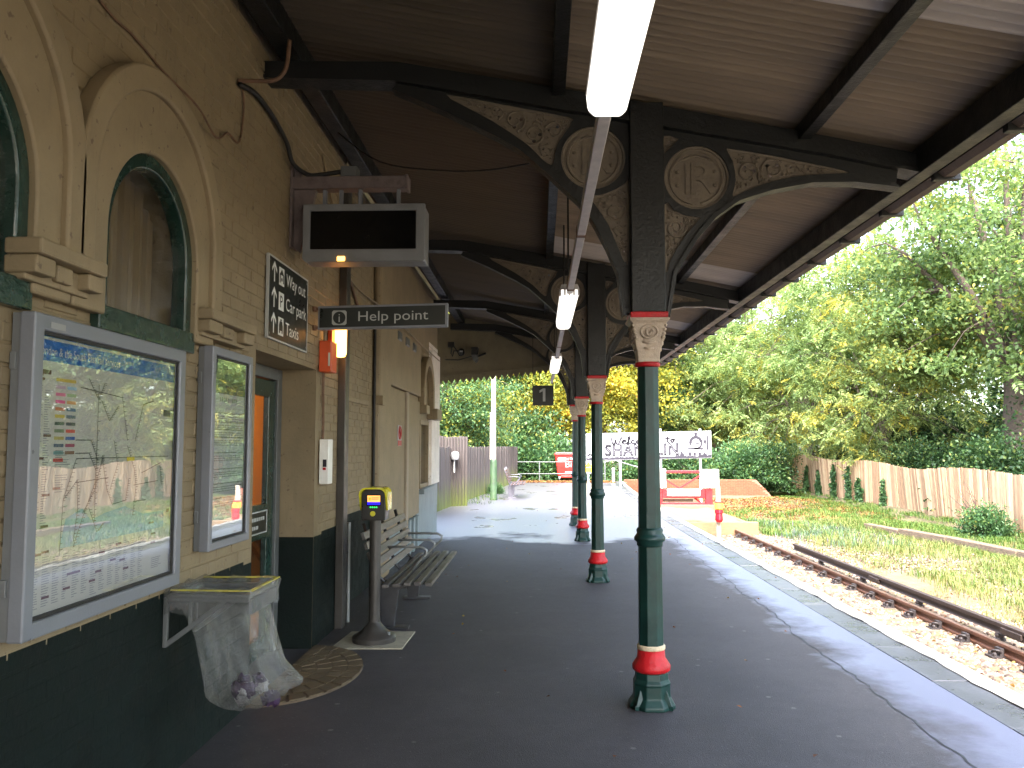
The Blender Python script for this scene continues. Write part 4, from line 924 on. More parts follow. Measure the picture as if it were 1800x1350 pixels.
for dz in (.02, .17): obj('wall_bracket', MB().box(-1.8, -1.74, 6.46, 6.485, 2.517 + dz - .012, 2.517 + dz + .012).lathe([(.018, 2.517 + dz - .02), (.018, 2.517 + dz + .02)], -1.785, 6.472, 8), 'rust_pipe', t)

# ------------------------------------------------------------------ hanging information display and its wall arm
t = thing('departure_display', 'grey cased departure display with a blank black screen under a wall arm', 'display', (-1.24, 5.85, 2.9))
x0, x1, z0, z1 = -1.682, -.808, 2.905, 3.322
obj('case', MB().plate([[(x0, z0 + .02), (x0 + .02, z0), (x1 - .01, z0), (x1, z0 + .01), (x1, z1), (x0, z1)], [(x0 + .052, z0 + .09), (x1 - .065, z0 + .09), (x1 - .065, z1 - .05), (x0 + .052, z1 - .05)]], 'y', 5.74, 5.78), 'steel_grey', t, bevel=.006)
obj('housing', MB().box(x0 + .004, x1 - .004, 5.775, 5.99, z0 + .012, z1 - .004), 'steel_grey', t, bevel=.01)
obj('screen', MB().box(x0 + .05, x1 - .063, 5.755, 5.774, z0 + .088, z1 - .048), 'screen_black', t)
obj('lamp_glint', MB().box(-1.43, -1.375, 5.733, 5.7395, z0 + .002, z0 + .036), 'amber_glint', t, bevel=.004)  # glowing patch standing in for the wall lamp's reflection on the case
for x in (-1.56, -1.44, -1.30, -1.02): obj('hanger', MB().box(x - .012, x + .012, 5.86, 5.90, z1 - .003, 3.47), 'frame_grey', t)
t = thing('display_wall_arm', 'mauve painted steel wall arm carrying the departure display', 'bracket', (-1.79, 5.88, 3.1))
obj('arm', MB().box(-1.795, -.965, 5.82, 5.94, 3.462, 3.552), 'mauve_paint', t, bevel=.008)
obj('end_cap', MB().box(-.967, -.945, 5.815, 5.945, 3.455, 3.56), 'mauve_paint', t, bevel=.004)
obj('gusset', MB().prism([(-1.795, 3.62), (-1.795, 3.05), (-1.735, 3.0), (-1.725, 3.06), (-1.62, 3.462), (-1.735, 3.553), (-1.735, 3.62)], 'y', 5.86, 5.90), 'mauve_paint', t)
obj('wall_plate', MB().box(-1.798, -1.78, 5.80, 5.96, 3.03, 3.66), 'mauve_paint', t, bevel=.003)
obj('junction_box', MB().box(-1.44, -1.32, 5.83, 5.93, 3.553, 3.63), 'mid_grey', t, bevel=.006)

def cable(name, label, pts, r, mat, cat='cable', n=6, k=5):
    P = [Vector(p) for p in pts]; out = []
    for i in range(len(P) - 1):
        p0, p1, p2, p3 = P[max(i - 1, 0)], P[i], P[i + 1], P[min(i + 2, len(P) - 1)]
        for s_ in range(k):
            q = s_ / k; out.append(.5 * ((2 * p1) + (p2 - p0) * q + (2 * p0 - 5 * p1 + 4 * p2 - p3) * q * q + (3 * p1 - p0 - 3 * p2 + p3) * q ** 3))
    out.append(P[-1]); o = obj(name, MB().tube(out, r, n), mat, smooth=True); return tag(o, label, cat)
cable('feed_cable', 'thick black cable looping down the wall to the display arm', [(-1.775, 4.72, 3.745), (-1.77, 4.98, 3.80), (-1.77, 5.31, 3.79), (-1.765, 5.6, 3.72), (-1.75, 5.70, 3.61), (-1.68, 5.84, 3.57), (-1.59, 5.86, 3.575), (-1.44, 5.87, 3.60)], .017, 'black_rubber')
cable('rusty_pipe', 'short rusty pipe stub bent upwards from the wall', [(-1.79, 4.72, 3.77), (-1.70, 4.74, 3.775), (-1.587, 4.75, 3.78), (-1.53, 4.75, 3.82), (-1.504, 4.75, 3.89), (-1.492, 4.75, 4.03)], .013, 'rust_pipe', 'pipe', 8)
cable('thin_wall_cable', 'thin brown cable sagging along the wall above the arch', [(-1.789, 2.6, 3.55), (-1.789, 3.22, 3.41), (-1.789, 3.47, 3.408), (-1.789, 3.79, 3.382), (-1.74, 4.05, 3.33), (-1.76, 4.35, 3.281), (-1.79, 4.59, 3.40), (-1.79, 4.77, 3.413), (-1.79, 4.83, 3.649), (-1.79, 4.80, 3.75)], .006, 'rust_pipe')
cable('hanging_wire', 'thin dark wire drooping from the wall beam to the near bracket', [(-1.58, 6.3, 4.06), (-1.2, 6.1, 3.75), (-.683, 5.8, 3.575), (-.337, 5.5, 3.475), (-.062, 5.28, 3.44)], .006, 'black_rubber')
cable('wall_conduit', 'thin pale conduit running along the top of the wall', [(-1.785, 6.62, 4.0), (-1.785, 7.45, 3.33), (-1.93, 8.6, 3.28), (-1.86, 10.37, 3.25), (-1.86, 13.0, 3.2), (-1.88, 15.5, 3.2)], .010, 'cream_paint')
cable('corner_conduit', 'bent brown conduit and hook high on the wall behind the display', [(-1.93, 7.9, 3.5), (-1.93, 8.6, 3.12), (-1.92, 8.9, 2.99), (-1.90, 9.2, 2.98), (-1.89, 9.4, 3.05)], .016, 'rust_pipe')

# ------------------------------------------------------------------ wall boxes, lamp, trunking
t = thing('alarm_box', 'orange red alarm box on the wall beside the direction sign', 'box', (-1.76, 6.72, 2.2))
obj('body', MB().box(-1.797, -1.70, 6.42, 6.86, 2.205, 2.45) if False else MB().box(-1.797, -1.695, 6.66, 6.85, 2.205, 2.46), 'orange_box', t, bevel=.008)
obj('label_strip', MB().box(-1.72, -1.705, 6.656, 6.6595, 2.25, 2.36), 'paper_note', t); obj('conduit', MB().tube([(-1.775, 6.75, 2.46), (-1.775, 6.75, 2.56)], .012, 8), 'cream_paint', t)
t = thing('bulkhead_lamp', 'glowing amber bulkhead lamp on an orange backplate beside the grey trunking', 'lamp', (-1.76, 7.05, 2.35))
obj('backplate', MB().box(-1.797, -1.76, 6.93, 7.16, 2.37, 2.66), 'orange_box', t, bevel=.006)
obj('lens', MB().lathe([(.001, 2.36), (.04, 2.37), (.052, 2.40), (.052, 2.62), (.04, 2.65), (.001, 2.66)], -1.715, 7.05, 16), 'bulkhead_light', t, smooth=True)
t = thing('switch_box', 'tall white switch box with cables on the wall above the dark base', 'box', (-1.76, 6.78, 1.28))
obj('body', MB().box(-1.797, -1.72, 6.72, 6.86, 1.29, 1.655), 'white_paint', t, bevel=.006); obj('warning_mark', MB().box(-1.765, -1.735, 6.7165, 6.7195, 1.43, 1.49), 'sign_ink', t); obj('red_mark', MB().box(-1.765, -1.74, 6.7165, 6.7195, 1.405, 1.425), 'column_red', t)
for dy in (0, .035): obj('cable', MB().tube([(-1.785, 6.76 + dy, 1.655), (-1.785, 6.77 + dy, 1.8), (-1.785, 6.75 + dy, 2.0), (-1.785, 6.75 + dy, 2.204)], .006, 6), 'rust_pipe', t)
t = thing('vertical_trunking', 'dark grey vertical cable trunking standing against the wall behind the ticket reader', 'trunking', (-1.76, 7.4, 0))
obj('channel', MB().box(-1.80, -1.73, 7.32, 7.47, .0, 4.05), 'post_grey_brown', t, bevel=.006); obj('side_pipe', MB().tube([(-1.75, 7.62, 0), (-1.75, 7.62, .9)], .018, 8), 'galv_grey', t)
t = thing('black_downpipe', 'thin black cable pipe with a small grey box on the wall beyond the bench', 'pipe', (-1.9, 9.6, 0))
obj('pipe', MB().tube([(-1.925, 9.585, .0), (-1.925, 9.585, 3.1)], .016, 8), 'black_rubber', t); obj('box', MB().box(-1.95, -1.83, 9.62, 9.78, 2.08, 2.19), 'cream_paint', t, bevel=.006)
t = thing('no_smoking_sign', 'small white and red no smoking sign on the cream flush door', 'sign', (-1.9, 11.2, 1.65))
obj('panel', MB().box(-1.899, -1.893, 11.03, 11.33, 1.60, 1.88), 'white_clean', t)
obj('red_band', MB().box(-1.8925, -1.889, 11.045, 11.315, 1.605, 1.675), 'column_red', t)
m_ = MB(); m_.tube([(-1.8915, 11.18 + a, 1.78 + b) for a, b in circ(0, 0, .085, 24)], .011, 6, closed=True).bar((-1.8915, 11.12, 1.84), (-1.8915, 11.24, 1.72), .02, .006); obj('symbol', m_, 'column_red', t)
obj('cigarette_mark', MB().box(-1.8925, -1.890, 11.13, 11.23, 1.772, 1.786), 'sign_ink', t)
t = thing('floodlight', 'small dark floodlight with a pale lens on the end gable', 'floodlight', (-1.34, 17.25, 3.45))
obj('body', MB().box(-1.42, -1.28, 17.12, 17.33, 3.50, 3.66), 'black_plastic', t, bevel=.01); obj('lens_head', MB().prism([(-1.42, 3.50), (-1.29, 3.50), (-1.28, 3.40), (-1.33, 3.34), (-1.38, 3.40)], 'y', 17.14, 17.30), 'mid_grey', t); obj('arm', MB().tube([(-1.28, 17.3, 3.49), (-1.12, 17.28, 3.55)], .022, 8), 'black_plastic', t)
obj('cable', MB().tube([(-1.98, 17.34, 3.42), (-1.7, 17.33, 3.41), (-1.42, 17.33, 3.49)], .01, 6), 'black_rubber', t)
t = thing('security_camera', 'black dome camera with tangled cables on the end gable', 'camera', (-1.65, 17.3, 3.6))
obj('junction_box', MB().box(-1.92, -1.79, 17.26, 17.33, 3.68, 3.79), 'black_plastic', t, bevel=.006); obj('camera_dome', MB().lathe([(.001, 3.50), (.045, 3.51), (.06, 3.55), (.06, 3.62), (.02, 3.65)], -1.63, 17.26, 12), 'black_plastic', t, smooth=True); obj('label_patch', MB().box(-1.665, -1.60, 17.192, 17.198, 3.565, 3.595), 'white_clean', t)
obj('cables', MB().tube([(-1.84, 17.3, 3.68), (-1.86, 17.3, 3.55), (-1.83, 17.3, 3.48), (-1.80, 17.3, 3.6), (-1.7, 17.3, 3.6)], .014, 6).tube([(-1.8, 17.3, 3.7), (-1.72, 17.28, 3.58), (-1.68, 17.28, 3.50), (-1.62, 17.28, 3.5)], .012, 6), 'black_rubber', t)
t = thing('platform_number_sign', 'hanging black square sign with a white figure 1', 'sign', (.075, 16.2, 2.4))
obj('panel', MB().box(-.13, .28, 16.19, 16.22, 2.39, 2.785), 'sign_black', t, bevel=.003)
m_ = MB(); m_.quad(*[(.075 + a, 16.187, 2.47 + b) for a, b in ((-.005, 0), (.045, 0), (.045, .255), (-.002, .255), (-.07, .215), (-.07, .17), (-.005, .20))]); obj('lettering', m_, 'sign_white_dim', t, fixn=False)
for x in (-.125, .275): obj('hanger', MB().bar((x, 16.205, 2.785), (x, 16.205, roof_z(x) - .08), .012, .012), 'black_plastic', t)

# ------------------------------------------------------------------ ticket reader, pad, door step
t = thing('concrete_pad', 'pale square concrete pad under the ticket reader post', 'pad', (-1.36, 6.9, 0))
obj('slab', MB().prism([(-1.653, 6.604), (-1.084, 6.623), (-1.07, 7.221), (-1.618, 7.203)], 'z', .0, .012), 'pad_concrete', t, bevel=.004)
VX, VY = -1.355, 6.86
t = thing('ticket_reader', 'freestanding ticket reader post with yellow hood and lit screen', 'ticket reader', (VX, VY, .012))
obj('base', MB().lathe([(.175, .012), (.178, .05), (.165, .065), (.14, .075), (.10, .105), (.06, .15), (.048, .17)], VX, VY, 28), 'post_grey_brown', t, smooth='auto')
obj('pole', MB().lathe([(.047, .165), (.047, 1.02)], VX, VY, 20), 'post_grey_brown', t, smooth='auto')
obj('base_bolt', MB().lathe([(.012, .07), (.012, .095)], VX + .13, VY - .05, 6), 'galv_grey', t)
hw = .115
def hood(w, z0, z1, r):
    P = [(VX - w, z0)]
    for i in range(7): a = math.pi - i * math.pi / 12; P.append((VX - w + r + r * math.cos(a), z1 - r + r * math.sin(a)))
    for i in range(7): a = math.pi / 2 - i * math.pi / 12; P.append((VX + w - r + r * math.cos(a), z1 - r + r * math.sin(a)))
    return P + [(VX + w, z0)]
hd = obj('head', MB().prism(hood(.098, .995, 1.245, .05), 'y', VY - .10, VY + .09), 'black_plastic', t, bevel=.006)
o_, i_ = hood(.115, 1.075, 1.262, .058), hood(.100, 1.075, 1.248, .05); N = len(o_); m_ = MB()
ya_, yb_ = VY - .13, VY + .11
def hy(z): return ya_ + max(0, (1.2 - z)) * .55
V = [(p[0], hy(p[1]), p[1]) for p in o_] + [(p[0], hy(p[1]), p[1]) for p in i_] + [(p[0], yb_, p[1]) for p in o_] + [(p[0], yb_, p[1]) for p in i_]
F = []
for k in range(N - 1): F += [(k, k + 1, N + k + 1, N + k), (2 * N + k, 3 * N + k, 3 * N + k + 1, 2 * N + k + 1), (k, 2 * N + k, 2 * N + k + 1, k + 1), (N + k, N + k + 1, 3 * N + k + 1, 3 * N + k)]
F += [(0, N, 3 * N, 2 * N), (N - 1, 3 * N - 1, 4 * N - 1, 2 * N - 1)]
obj('yellow_hood', m_.add(V, F), 'yellow_paint', t, smooth='auto')
yf = VY - .102
sc_ = obj('screen', MB().box(VX - .055, VX + .062, yf - .001, yf + .001, 1.112, 1.202), 'screen_black', t)
m_ = MB().quad((VX - .048, yf - .003, 1.145), (VX + .057, yf - .003, 1.145), (VX + .057, yf - .003, 1.197), (VX - .048, yf - .003, 1.197)); so = obj('screen_message', m_, 'screen_orange', sc_, fixn=False)
obj('screen_footer', MB().quad((VX - .048, yf - .003, 1.122), (VX + .057, yf - .003, 1.122), (VX + .057, yf - .003, 1.144), (VX - .048, yf - .003, 1.144)), 'screen_blue', sc_, fixn=False)
m_ = MB()
for zz in (1.176, 1.164):
    x_ = VX - .012
    while x_ < VX + .045: w_ = random.uniform(.004, .01); m_.quad((x_, yf - .004, zz), (x_ + w_, yf - .004, zz), (x_ + w_, yf - .004, zz + .006), (x_, yf - .004, zz + .006)); x_ += w_ + .003
obj('screen_lettering', m_, 'print_dark', sc_, fixn=False)
m_ = MB(); m_.quad(*[(VX - .028 + a, yf - .004, 1.17 + b) for a, b in circ(0, 0, .010, 12)]); obj('screen_disc', m_, 'yellow_sign', sc_, fixn=False)
for k in range(4): m_ = MB(); m_.quad(*[(VX - .022 + k * .0165 + a, yf - .003, 1.102 + b) for a, b in circ(0, 0, .0062, 10)]); obj('green_light', m_, 'led_green', t, fixn=False)
obj('reader_disc', MB().prism(circ(VX - .003, 1.05, .021, 20), 'y', yf - .005, yf + .002), 'yellow_paint', t)
for dz in (1.10, 1.15): obj('side_bolt', MB().box(VX - .128, VX - .12, VY - .05, VY + .02, dz, dz + .03), 'galv_grey', t)
# half-round threshold of setts
step = thing('door_step', 'half round brown sett threshold on the platform in front of the door', 'step', (-1.8, 5.9, 0))
obj('bed', MB().prism([(-1.803, 5.15)] + [(-1.803 + .535 * math.cos(a), 5.92 + .78 * math.sin(a)) for a in np.linspace(-math.pi / 2, math.pi / 2, 30)] + [(-1.803, 6.7)], 'z', .001, .012), 'soil', step)
for ring in range(5):
    r0, r1 = ring * .105 + .01, ring * .105 + .107; nn = max(3, int(math.pi * (r1 + .1) * 1.25 / .17))
    for k in range(nn):
        a0, a1 = -math.pi / 2 + math.pi * k / nn + .012 / (r1 + .1), -math.pi / 2 + math.pi * (k + 1) / nn - .012 / (r1 + .1)
        pl = [(-1.80 + r1 * math.cos(a), 5.92 + r1 * 1.45 * math.sin(a)) for a in np.linspace(a0, a1, 4)] + [(-1.80 + r0 * math.cos(a), 5.92 + r0 * 1.45 * math.sin(a)) for a in np.linspace(a1, a0, 4)]
        obj('sett', MB().prism(pl, 'z', .004, .016 + random.uniform(0, .004)), 'step_sett', step)

# ------------------------------------------------------------------ benches
def bench(name, label, ox, oy, slat, steel, arms=True, L=2.1):
    t = thing(name, label, 'bench', (ox, oy, 0), 'slatted platform benches'); h = L / 2
    seat = [(.405, .452, 0), (.315, .456, 0), (.225, .452, .05), (.135, .444, .1), (.045, .436, .12)]
    for x, z, a in seat: obj('seat_slat', MB().bar((ox + x, oy - h, z), (ox + x, oy + h, z), .058, .03, up=(math.sin(-a), 0, math.cos(a))), slat, t, bevel=.006)
    d = Vector((-.30, 0, .95)).normalized()
    for k in range(5):
        p = Vector((ox - .045, 0, .52)) + d * (.085 * k); obj('back_slat', MB().bar((p.x, oy - h, p.z), (p.x, oy + h, p.z), .062, .028, up=(d.z, 0, -d.x)), slat, t, bevel=.006)
    for yy_ in (-.78, .0, .78):
        m_ = MB().tube([(ox + .41, oy + yy_, .425), (ox + .2, oy + yy_, .425), (ox - .0, oy + yy_, .415), (ox - .055, oy + yy_, .47), (ox - .20, oy + yy_, .93)], .016, 8); obj('slat_support', m_, steel, t, smooth=True)
    for yy_ in (-.62, .82):
        obj('pedestal', MB().prism([(ox - .06, .015), (ox + .05, .015), (ox + .09, .34), (ox + .34, .425), (ox - .04, .425), (ox - .08, .34)], 'y', oy + yy_ - .03, oy + yy_ + .03), steel, t, bevel=.006)
        obj('foot_plate', MB().box(ox - .10, ox + .18, oy + yy_ - .06, oy + yy_ + .06, 0.002, .022), steel, t, bevel=.004)
    if arms:
        for yy_ in arms: obj('armrest', MB().tube([(ox - .12, oy + yy_, .665), (ox + .1, oy + yy_, .668), (ox + .24, oy + yy_, .665), (ox + .285, oy + yy_, .64), (ox + .28, oy + yy_, .60), (ox + .20, oy + yy_, .52), (ox + .13, oy + yy_, .43)], .012, 8), 'galv_grey' if slat == 'slat_grey' else 'bench_steel_pale', t, smooth=True)
    return t
bench('platform_bench', 'dark slatted bench against the building beside the ticket reader', -1.33, 8.0, 'slat_grey', 'bench_steel', (-.28, .3, .92))
bench('platform_bench', 'far brown slatted bench by the wooden fence, seen end on', -.88, 26.2, 'slat_brown', 'bench_steel_pale', (-.95, .95))

# ------------------------------------------------------------------ litter bag holder
t = thing('litter_holder', 'grey metal litter bag holder bracket fixed to the dark wall base', 'litter bin', (-1.8, 4.1, .65))
yb0, yb1 = 3.98, 4.32
for yy_ in (yb0, yb1):
    m_ = MB().bar((-1.79, yy_, .64), (-1.79, yy_, .875), .022, .022).bar((-1.79, yy_, .87), (-1.39, yy_, .87), .024, .03).bar((-1.79, yy_, .65), (-1.50, yy_, .86), .02, .024).bar((-1.67, yy_, .74), (-1.67, yy_, .86), .018, .018); obj('side_frame', m_, 'mid_grey', t, bevel=.003)
obj('top_ring', MB().plate([[(-1.78, yb0 - .015), (-1.38, yb0 - .015), (-1.38, yb1 + .015), (-1.78, yb1 + .015)], [(-1.74, yb0 + .025), (-1.42, yb0 + .025), (-1.42, yb1 - .025), (-1.74, yb1 - .025)]], 'z', .872, .892), 'mid_grey', t, bevel=.006)
obj('front_band', MB().box(-1.388, -1.37, yb0 - .012, yb1 + .012, .80, .872), 'mid_grey', t, bevel=.003)
t = thing('litter_bag', 'clear plastic litter bag with rubbish hanging from the wall bracket', 'litter bag', (-1.55, 4.15, .3))
def bag():
    nu, nv = 56, 34; V = []; F = []; rd = np.random.default_rng(4); ph = rd.uniform(0, 6, 8)
    for j in range(nv + 1):
        s_ = j / nv; z = .84 - s_ * .53 + .0
        cx_ = -1.57 + .17 * s_; cy_ = 4.15
        w_ = .175 * (1 - .12 * math.sin(s_ * 3.1)) + .02 * s_; dpt = .15 * (1 - .15 * s_)
        if s_ > .86: k = (1 - s_) / .14; w_ *= .35 + .65 * math.sqrt(max(k, 0)); dpt *= .3 + .7 * math.sqrt(max(k, 0))
        for i in range(nu):
            a = 2 * math.pi * i / nu
            f = 1 + .12 * math.sin(4 * a + ph[0] + 1.2 * s_) + .10 * abs(math.sin(4.5 * a + ph[1] - 2 * s_)) + .05 * math.sin(14 * a + ph[2] + 3 * s_) * (1 - .3 * s_)
            x = cx_ + w_ * f * math.cos(a); y_ = cy_ + dpt * f * math.sin(a); zz = z + .012 * math.sin(3 * a + ph[3])
            if s_ > .6 and math.cos(a) > .3: x += .13 * (s_ - .6) * math.cos(a) * 1.2; zz += .16 * (s_ - .6) * max(0, math.cos(a)) * 1.4
            x = max(x, -1.792); V.append((x, y_, zz))
    for j in range(nv):
        for i in range(nu): F.append((j * nu + i, j * nu + (i + 1) % nu, (j + 1) * nu + (i + 1) % nu, (j + 1) * nu + i))
    m_ = MB(); m_.add(V, F); m_.add(V[-nu:], [tuple(range(nu))]); return m_
obj('bag_body', bag(), 'clear_plastic', t, smooth=True)
def cuff():
    m_ = MB(); o1 = [(-1.79, yb0 - .03), (-1.37, yb0 - .03), (-1.36, yb1 + .03), (-1.79, yb1 + .03)]; V = []; n = 48; P = []
    for k in range(4):
        a, b = Vector(o1[k]), Vector(o1[(k + 1) % 4])
        for s_ in range(12): P.append(a.lerp(b, s_ / 12))
    c = Vector((-1.58, 4.15)); rings = [(.985, .80), (1.0, .86), (1.03, .905), (.99, .918), (.80, .912), (.68, .895), (.62, .84)]
    for f, z in rings:
        for i, p in enumerate(P):
            q = c + (p - c) * (f + .02 * math.sin(i * 1.9 + z * 40)); V.append((max(q.x, -1.795), q.y, z + .010 * math.sin(i * 1.3) + .006 * math.sin(i * 2.9)))
    F = [(j * n + i, j * n + (i + 1) % n, (j + 1) * n + (i + 1) % n, (j + 1) * n + i) for j in range(len(rings) - 1) for i in range(n)]
    return m_.add(V, F)
obj('bag_cuff', cuff(), 'clear_plastic', t, smooth=True)
m_ = MB(); P = [(-1.76, yb0 - .025, .915), (-1.375, yb0 - .025, .912), (-1.365, yb1 + .025, .918), (-1.76, yb1 + .025, .916)]
for a, b in ((0, 1), (1, 2), (2, 3)): m_.bar(P[a], P[b], .016, .006)
obj('yellow_rim', m_, 'bag_yellow', t)
rd = random.Random(8)
for k in range(11):
    m_ = MB(); cx_, cy_, cz_ = rd.uniform(-1.52, -1.34), rd.uniform(4.08, 4.22), rd.uniform(.34, .46); s_ = rd.uniform(.022, .045); V = []
    for a in range(7):
        for b in range(5): th, ph_ = a / 7 * 6.28, (b + .5) / 5 * 3.14; r_ = s_ * rd.uniform(.6, 1.3); V.append((cx_ + r_ * math.cos(th) * math.sin(ph_), cy_ + r_ * math.sin(th) * math.sin(ph_), cz_ + r_ * math.cos(ph_)))
    m_.add(V, [(a * 5 + b, ((a + 1) % 7) * 5 + b, ((a + 1) % 7) * 5 + b + 1, a * 5 + b + 1) for a in range(7) for b in range(4)])
    obj('crumpled_wrapper', m_, rd.choice(('trash_purple', 'trash_purple', 'trash_white')), t)

# ------------------------------------------------------------------ track
GX0, GX1, RZ = 3.91, 5.42, -.70
trk = thing('railway_track', 'rusty bullhead railway track on sleepers beside the platform', 'track', (4.6, 12, RZ))
def rail_prof(cx, zt, hw_=.035, h=.145): return [(cx - hw_, zt), (cx + hw_, zt), (cx + hw_, zt - .04), (cx + .010, zt - .055), (cx + .010, zt - .105), (cx + hw_, zt - .115), (cx + hw_, zt - h), (cx - hw_, zt - h), (cx - hw_, zt - .115), (cx - .010, zt - .105), (cx - .010, zt - .055), (cx - hw_, zt - .04)]
for x in (GX0, GX1):
    rl_ = obj('rail', MB().prism(rail_prof(x, RZ), 'y', -1, 23.7), 'rail_rust', trk, bevel=.004)
    obj('running_surface', MB().box(x - .026, x + .026, -1, 23.7, RZ, RZ + .0015), 'rail_top', rl_)
def sleeper(y):
    s_ = obj('sleeper', MB().box(3.30, 6.0, y - .125, y + .125, -.96, -.850 + random.uniform(-.006, .006)), 'sleeper_wood', trk, bevel=.01)
    for x in (GX0, GX1):
        m_ = MB().box(x - .19, x + .19, y - .085, y + .085, -.855, -.832).box(x - .085, x - .04, y - .06, y + .06, -.836, -.745).box(x + .04, x + .10, y - .06, y + .06, -.836, -.755)
        m_.tube([(x + .075, y - .09, -.785), (x + .075, y + .10, -.785)], .03, 8)
        for q in (-.145, .145):
            for r_ in (-.05, .05): m_.lathe([(.024, -.836), (.024, -.805), (.012, -.79)], x + q, y + r_, 6)
        obj('rail_chair', m_, 'chair_iron', s_)
        m2 = MB().tube([(x - .075, y - .05, -.80), (x - .11, y - .08, -.76), (x - .15, y - .03, -.77), (x - .12, y + .05, -.80)], .013, 6); obj('spring_clip', m2, 'chair_iron', s_, smooth=True)
y = 3.4
while y < 23.2: sleeper(y + random.uniform(-.02, .02)); y += .74
t = thing('conductor_rail', 'dark rusty third rail on white insulator pots beyond the track', 'rail', (5.81, 11, -.62))
obj('rail', MB().prism([(5.77, -.62), (5.85, -.62), (5.85, -.67), (5.822, -.68), (5.822, -.735), (5.86, -.75), (5.76, -.75), (5.798, -.735), (5.798, -.68), (5.77, -.67)], 'y', -1, 19.3), 'conductor', t, bevel=.004)
y = 4.2
while y < 19.2: obj('insulator', MB().lathe([(.07, -.88), (.07, -.82), (.05, -.81), (.06, -.78), (.05, -.752)], 5.81, y, 10), 'chair_iron', t); y += 2.22
obj('rail_joint', MB().box(5.755, 5.87, 10.3, 10.75, -.74, -.66), 'conductor', t, bevel=.01); obj('rail_joint', MB().box(5.755, 5.87, 14.5, 14.9, -.74, -.66), 'conductor', t, bevel=.01)
# ballast stones
ico = bmesh.new(); bmesh.ops.create_icosphere(ico, subdivisions=1, radius=1); IV = np.array([v.co[:] for v in ico.verts]); IF = np.array([[v.index for v in f.verts] for f in ico.faces]); ico.free()
def stones(name, n, xr, yr, zf, smin, smax, mat, label, pyf=None):
    xs = rng.uniform(*xr, n); ys = yr[0] + (yr[1] - yr[0]) * rng.uniform(0, 1, n) ** (pyf or 1); s_ = rng.uniform(smin, smax, n)
    V = IV[None] * (s_[:, None, None] * rng.uniform(.55, 1.25, (n, 1, 3))) * rng.uniform(.8, 1.2, (n, len(IV), 1))
    a = rng.uniform(0, 6.28, n); ca, sa = np.cos(a)[:, None], np.sin(a)[:, None]; X = V[..., 0] * ca - V[..., 1] * sa; Y_ = V[..., 0] * sa + V[..., 1] * ca
    V = np.stack([X + xs[:, None], Y_ + ys[:, None], V[..., 2] + (zf(xs, ys) + rng.uniform(-.012, .012, n))[:, None]], -1).reshape(-1, 3)
    F = (IF[None] + (np.arange(n) * len(IV))[:, None, None]).reshape(-1, 3)
    o = npmesh(name, V, F, mat, hue=rng.uniform(0, 1, n), nper=len(IV)); return tag(o, label, kind='stuff')
tag(stones('ballast', 26000, (4.1, 7.4), (5, 25), lambda x, y_: np.full_like(x, -.876) - np.clip(np.abs(x - 4.6) - 1.5, 0, 9) * .015, .022, .042, 'ballast_stone', 'pinkish brown ballast stones around the rails', 1.3), cat='ballast')
tag(stones('edge_gravel', 9000, (6.9, 9.8), (9, 27), lambda x, y_: np.full_like(x, -.85), .015, .03, 'ballast_stone', 'pale gravel scattered among the dry grass beyond the track', 1.2), cat='gravel')

# ------------------------------------------------------------------ sand drag, buffer stop, stop lamp, end wall, welcome sign
sand = thing('sand_drag', 'timber edged sand bed at the end of the track', 'sand bed', (4.8, 26, -.7))
ns = 14; V = []; F = []
for j in range(ns + 1):
    for i in range(9):
        x = 3.55 + 2.45 * i / 8; y = 23.5 + 7.4 * j / ns; V.append((x + (random.uniform(-.1, .1) if 0 < j else 0), y, -.52 + .05 * math.sin(i * .9) + random.uniform(-.012, .02) + .05 * (j / ns) - (.25 if i == 8 else 0)))
for j in range(ns):
    for i in range(8): a = j * 9 + i; F.append((a, a + 1, a + 10, a + 9))
tag(obj('sand', MB().add(V, F), 'sand', sand, smooth=True, fixn=False), kind='stuff')
obj('front_timber', MB().box(3.45, 6.05, 23.28, 23.5, -.86, -.50), 'timber_pale', sand, bevel=.015); obj('side_timber', MB().box(5.93, 6.08, 23.52, 28.5, -.86, -.60), 'timber_pale', sand, bevel=.015); obj('rear_timber', MB().box(3.9, 6.2, 28.55, 28.75, -.62, -.40), 'timber_old', sand, bevel=.015)
by = 29.3
t = thing('buffer_stop', 'red buffer stop frame with two white target boards', 'buffer stop', (5.1, by, -.5))
for a, b in ((4.06, 4.30), (5.80, 6.04)): obj('post', MB().box(a, b, by, by + .2, -.52, .10), 'buffer_red', t, bevel=.01)
obj('cross_beam', MB().box(4.302, 5.798, by + .03, by + .17, -.22, .09), 'buffer_red', t, bevel=.01); obj('lower_beam', MB().box(4.302, 5.798, by + .02, by + .14, -.45, -.37), 'buffer_red', t, bevel=.01)
obj('white_plank', MB().box(4.46, 5.60, by - .05, by + .028, -.14, .10), 'buffer_white', t, bevel=.008)
obj('top_rail', MB().bar((4.36, by + .05, .70), (5.62, by + .05, .70), .07, .09), 'buffer_red', t, bevel=.01)
obj('brace', MB().bar((4.42, by + .06, .42), (4.90, by + .06, .12), .06, .05), 'buffer_red', t); obj('brace', MB().bar((4.90, by + .06, .12), (5.62, by + .06, .56), .06, .05), 'buffer_red', t); obj('brace', MB().bar((5.25, by + .3, -.05), (5.7, by + .1, -.42), .06, .05), 'buffer_red', t)
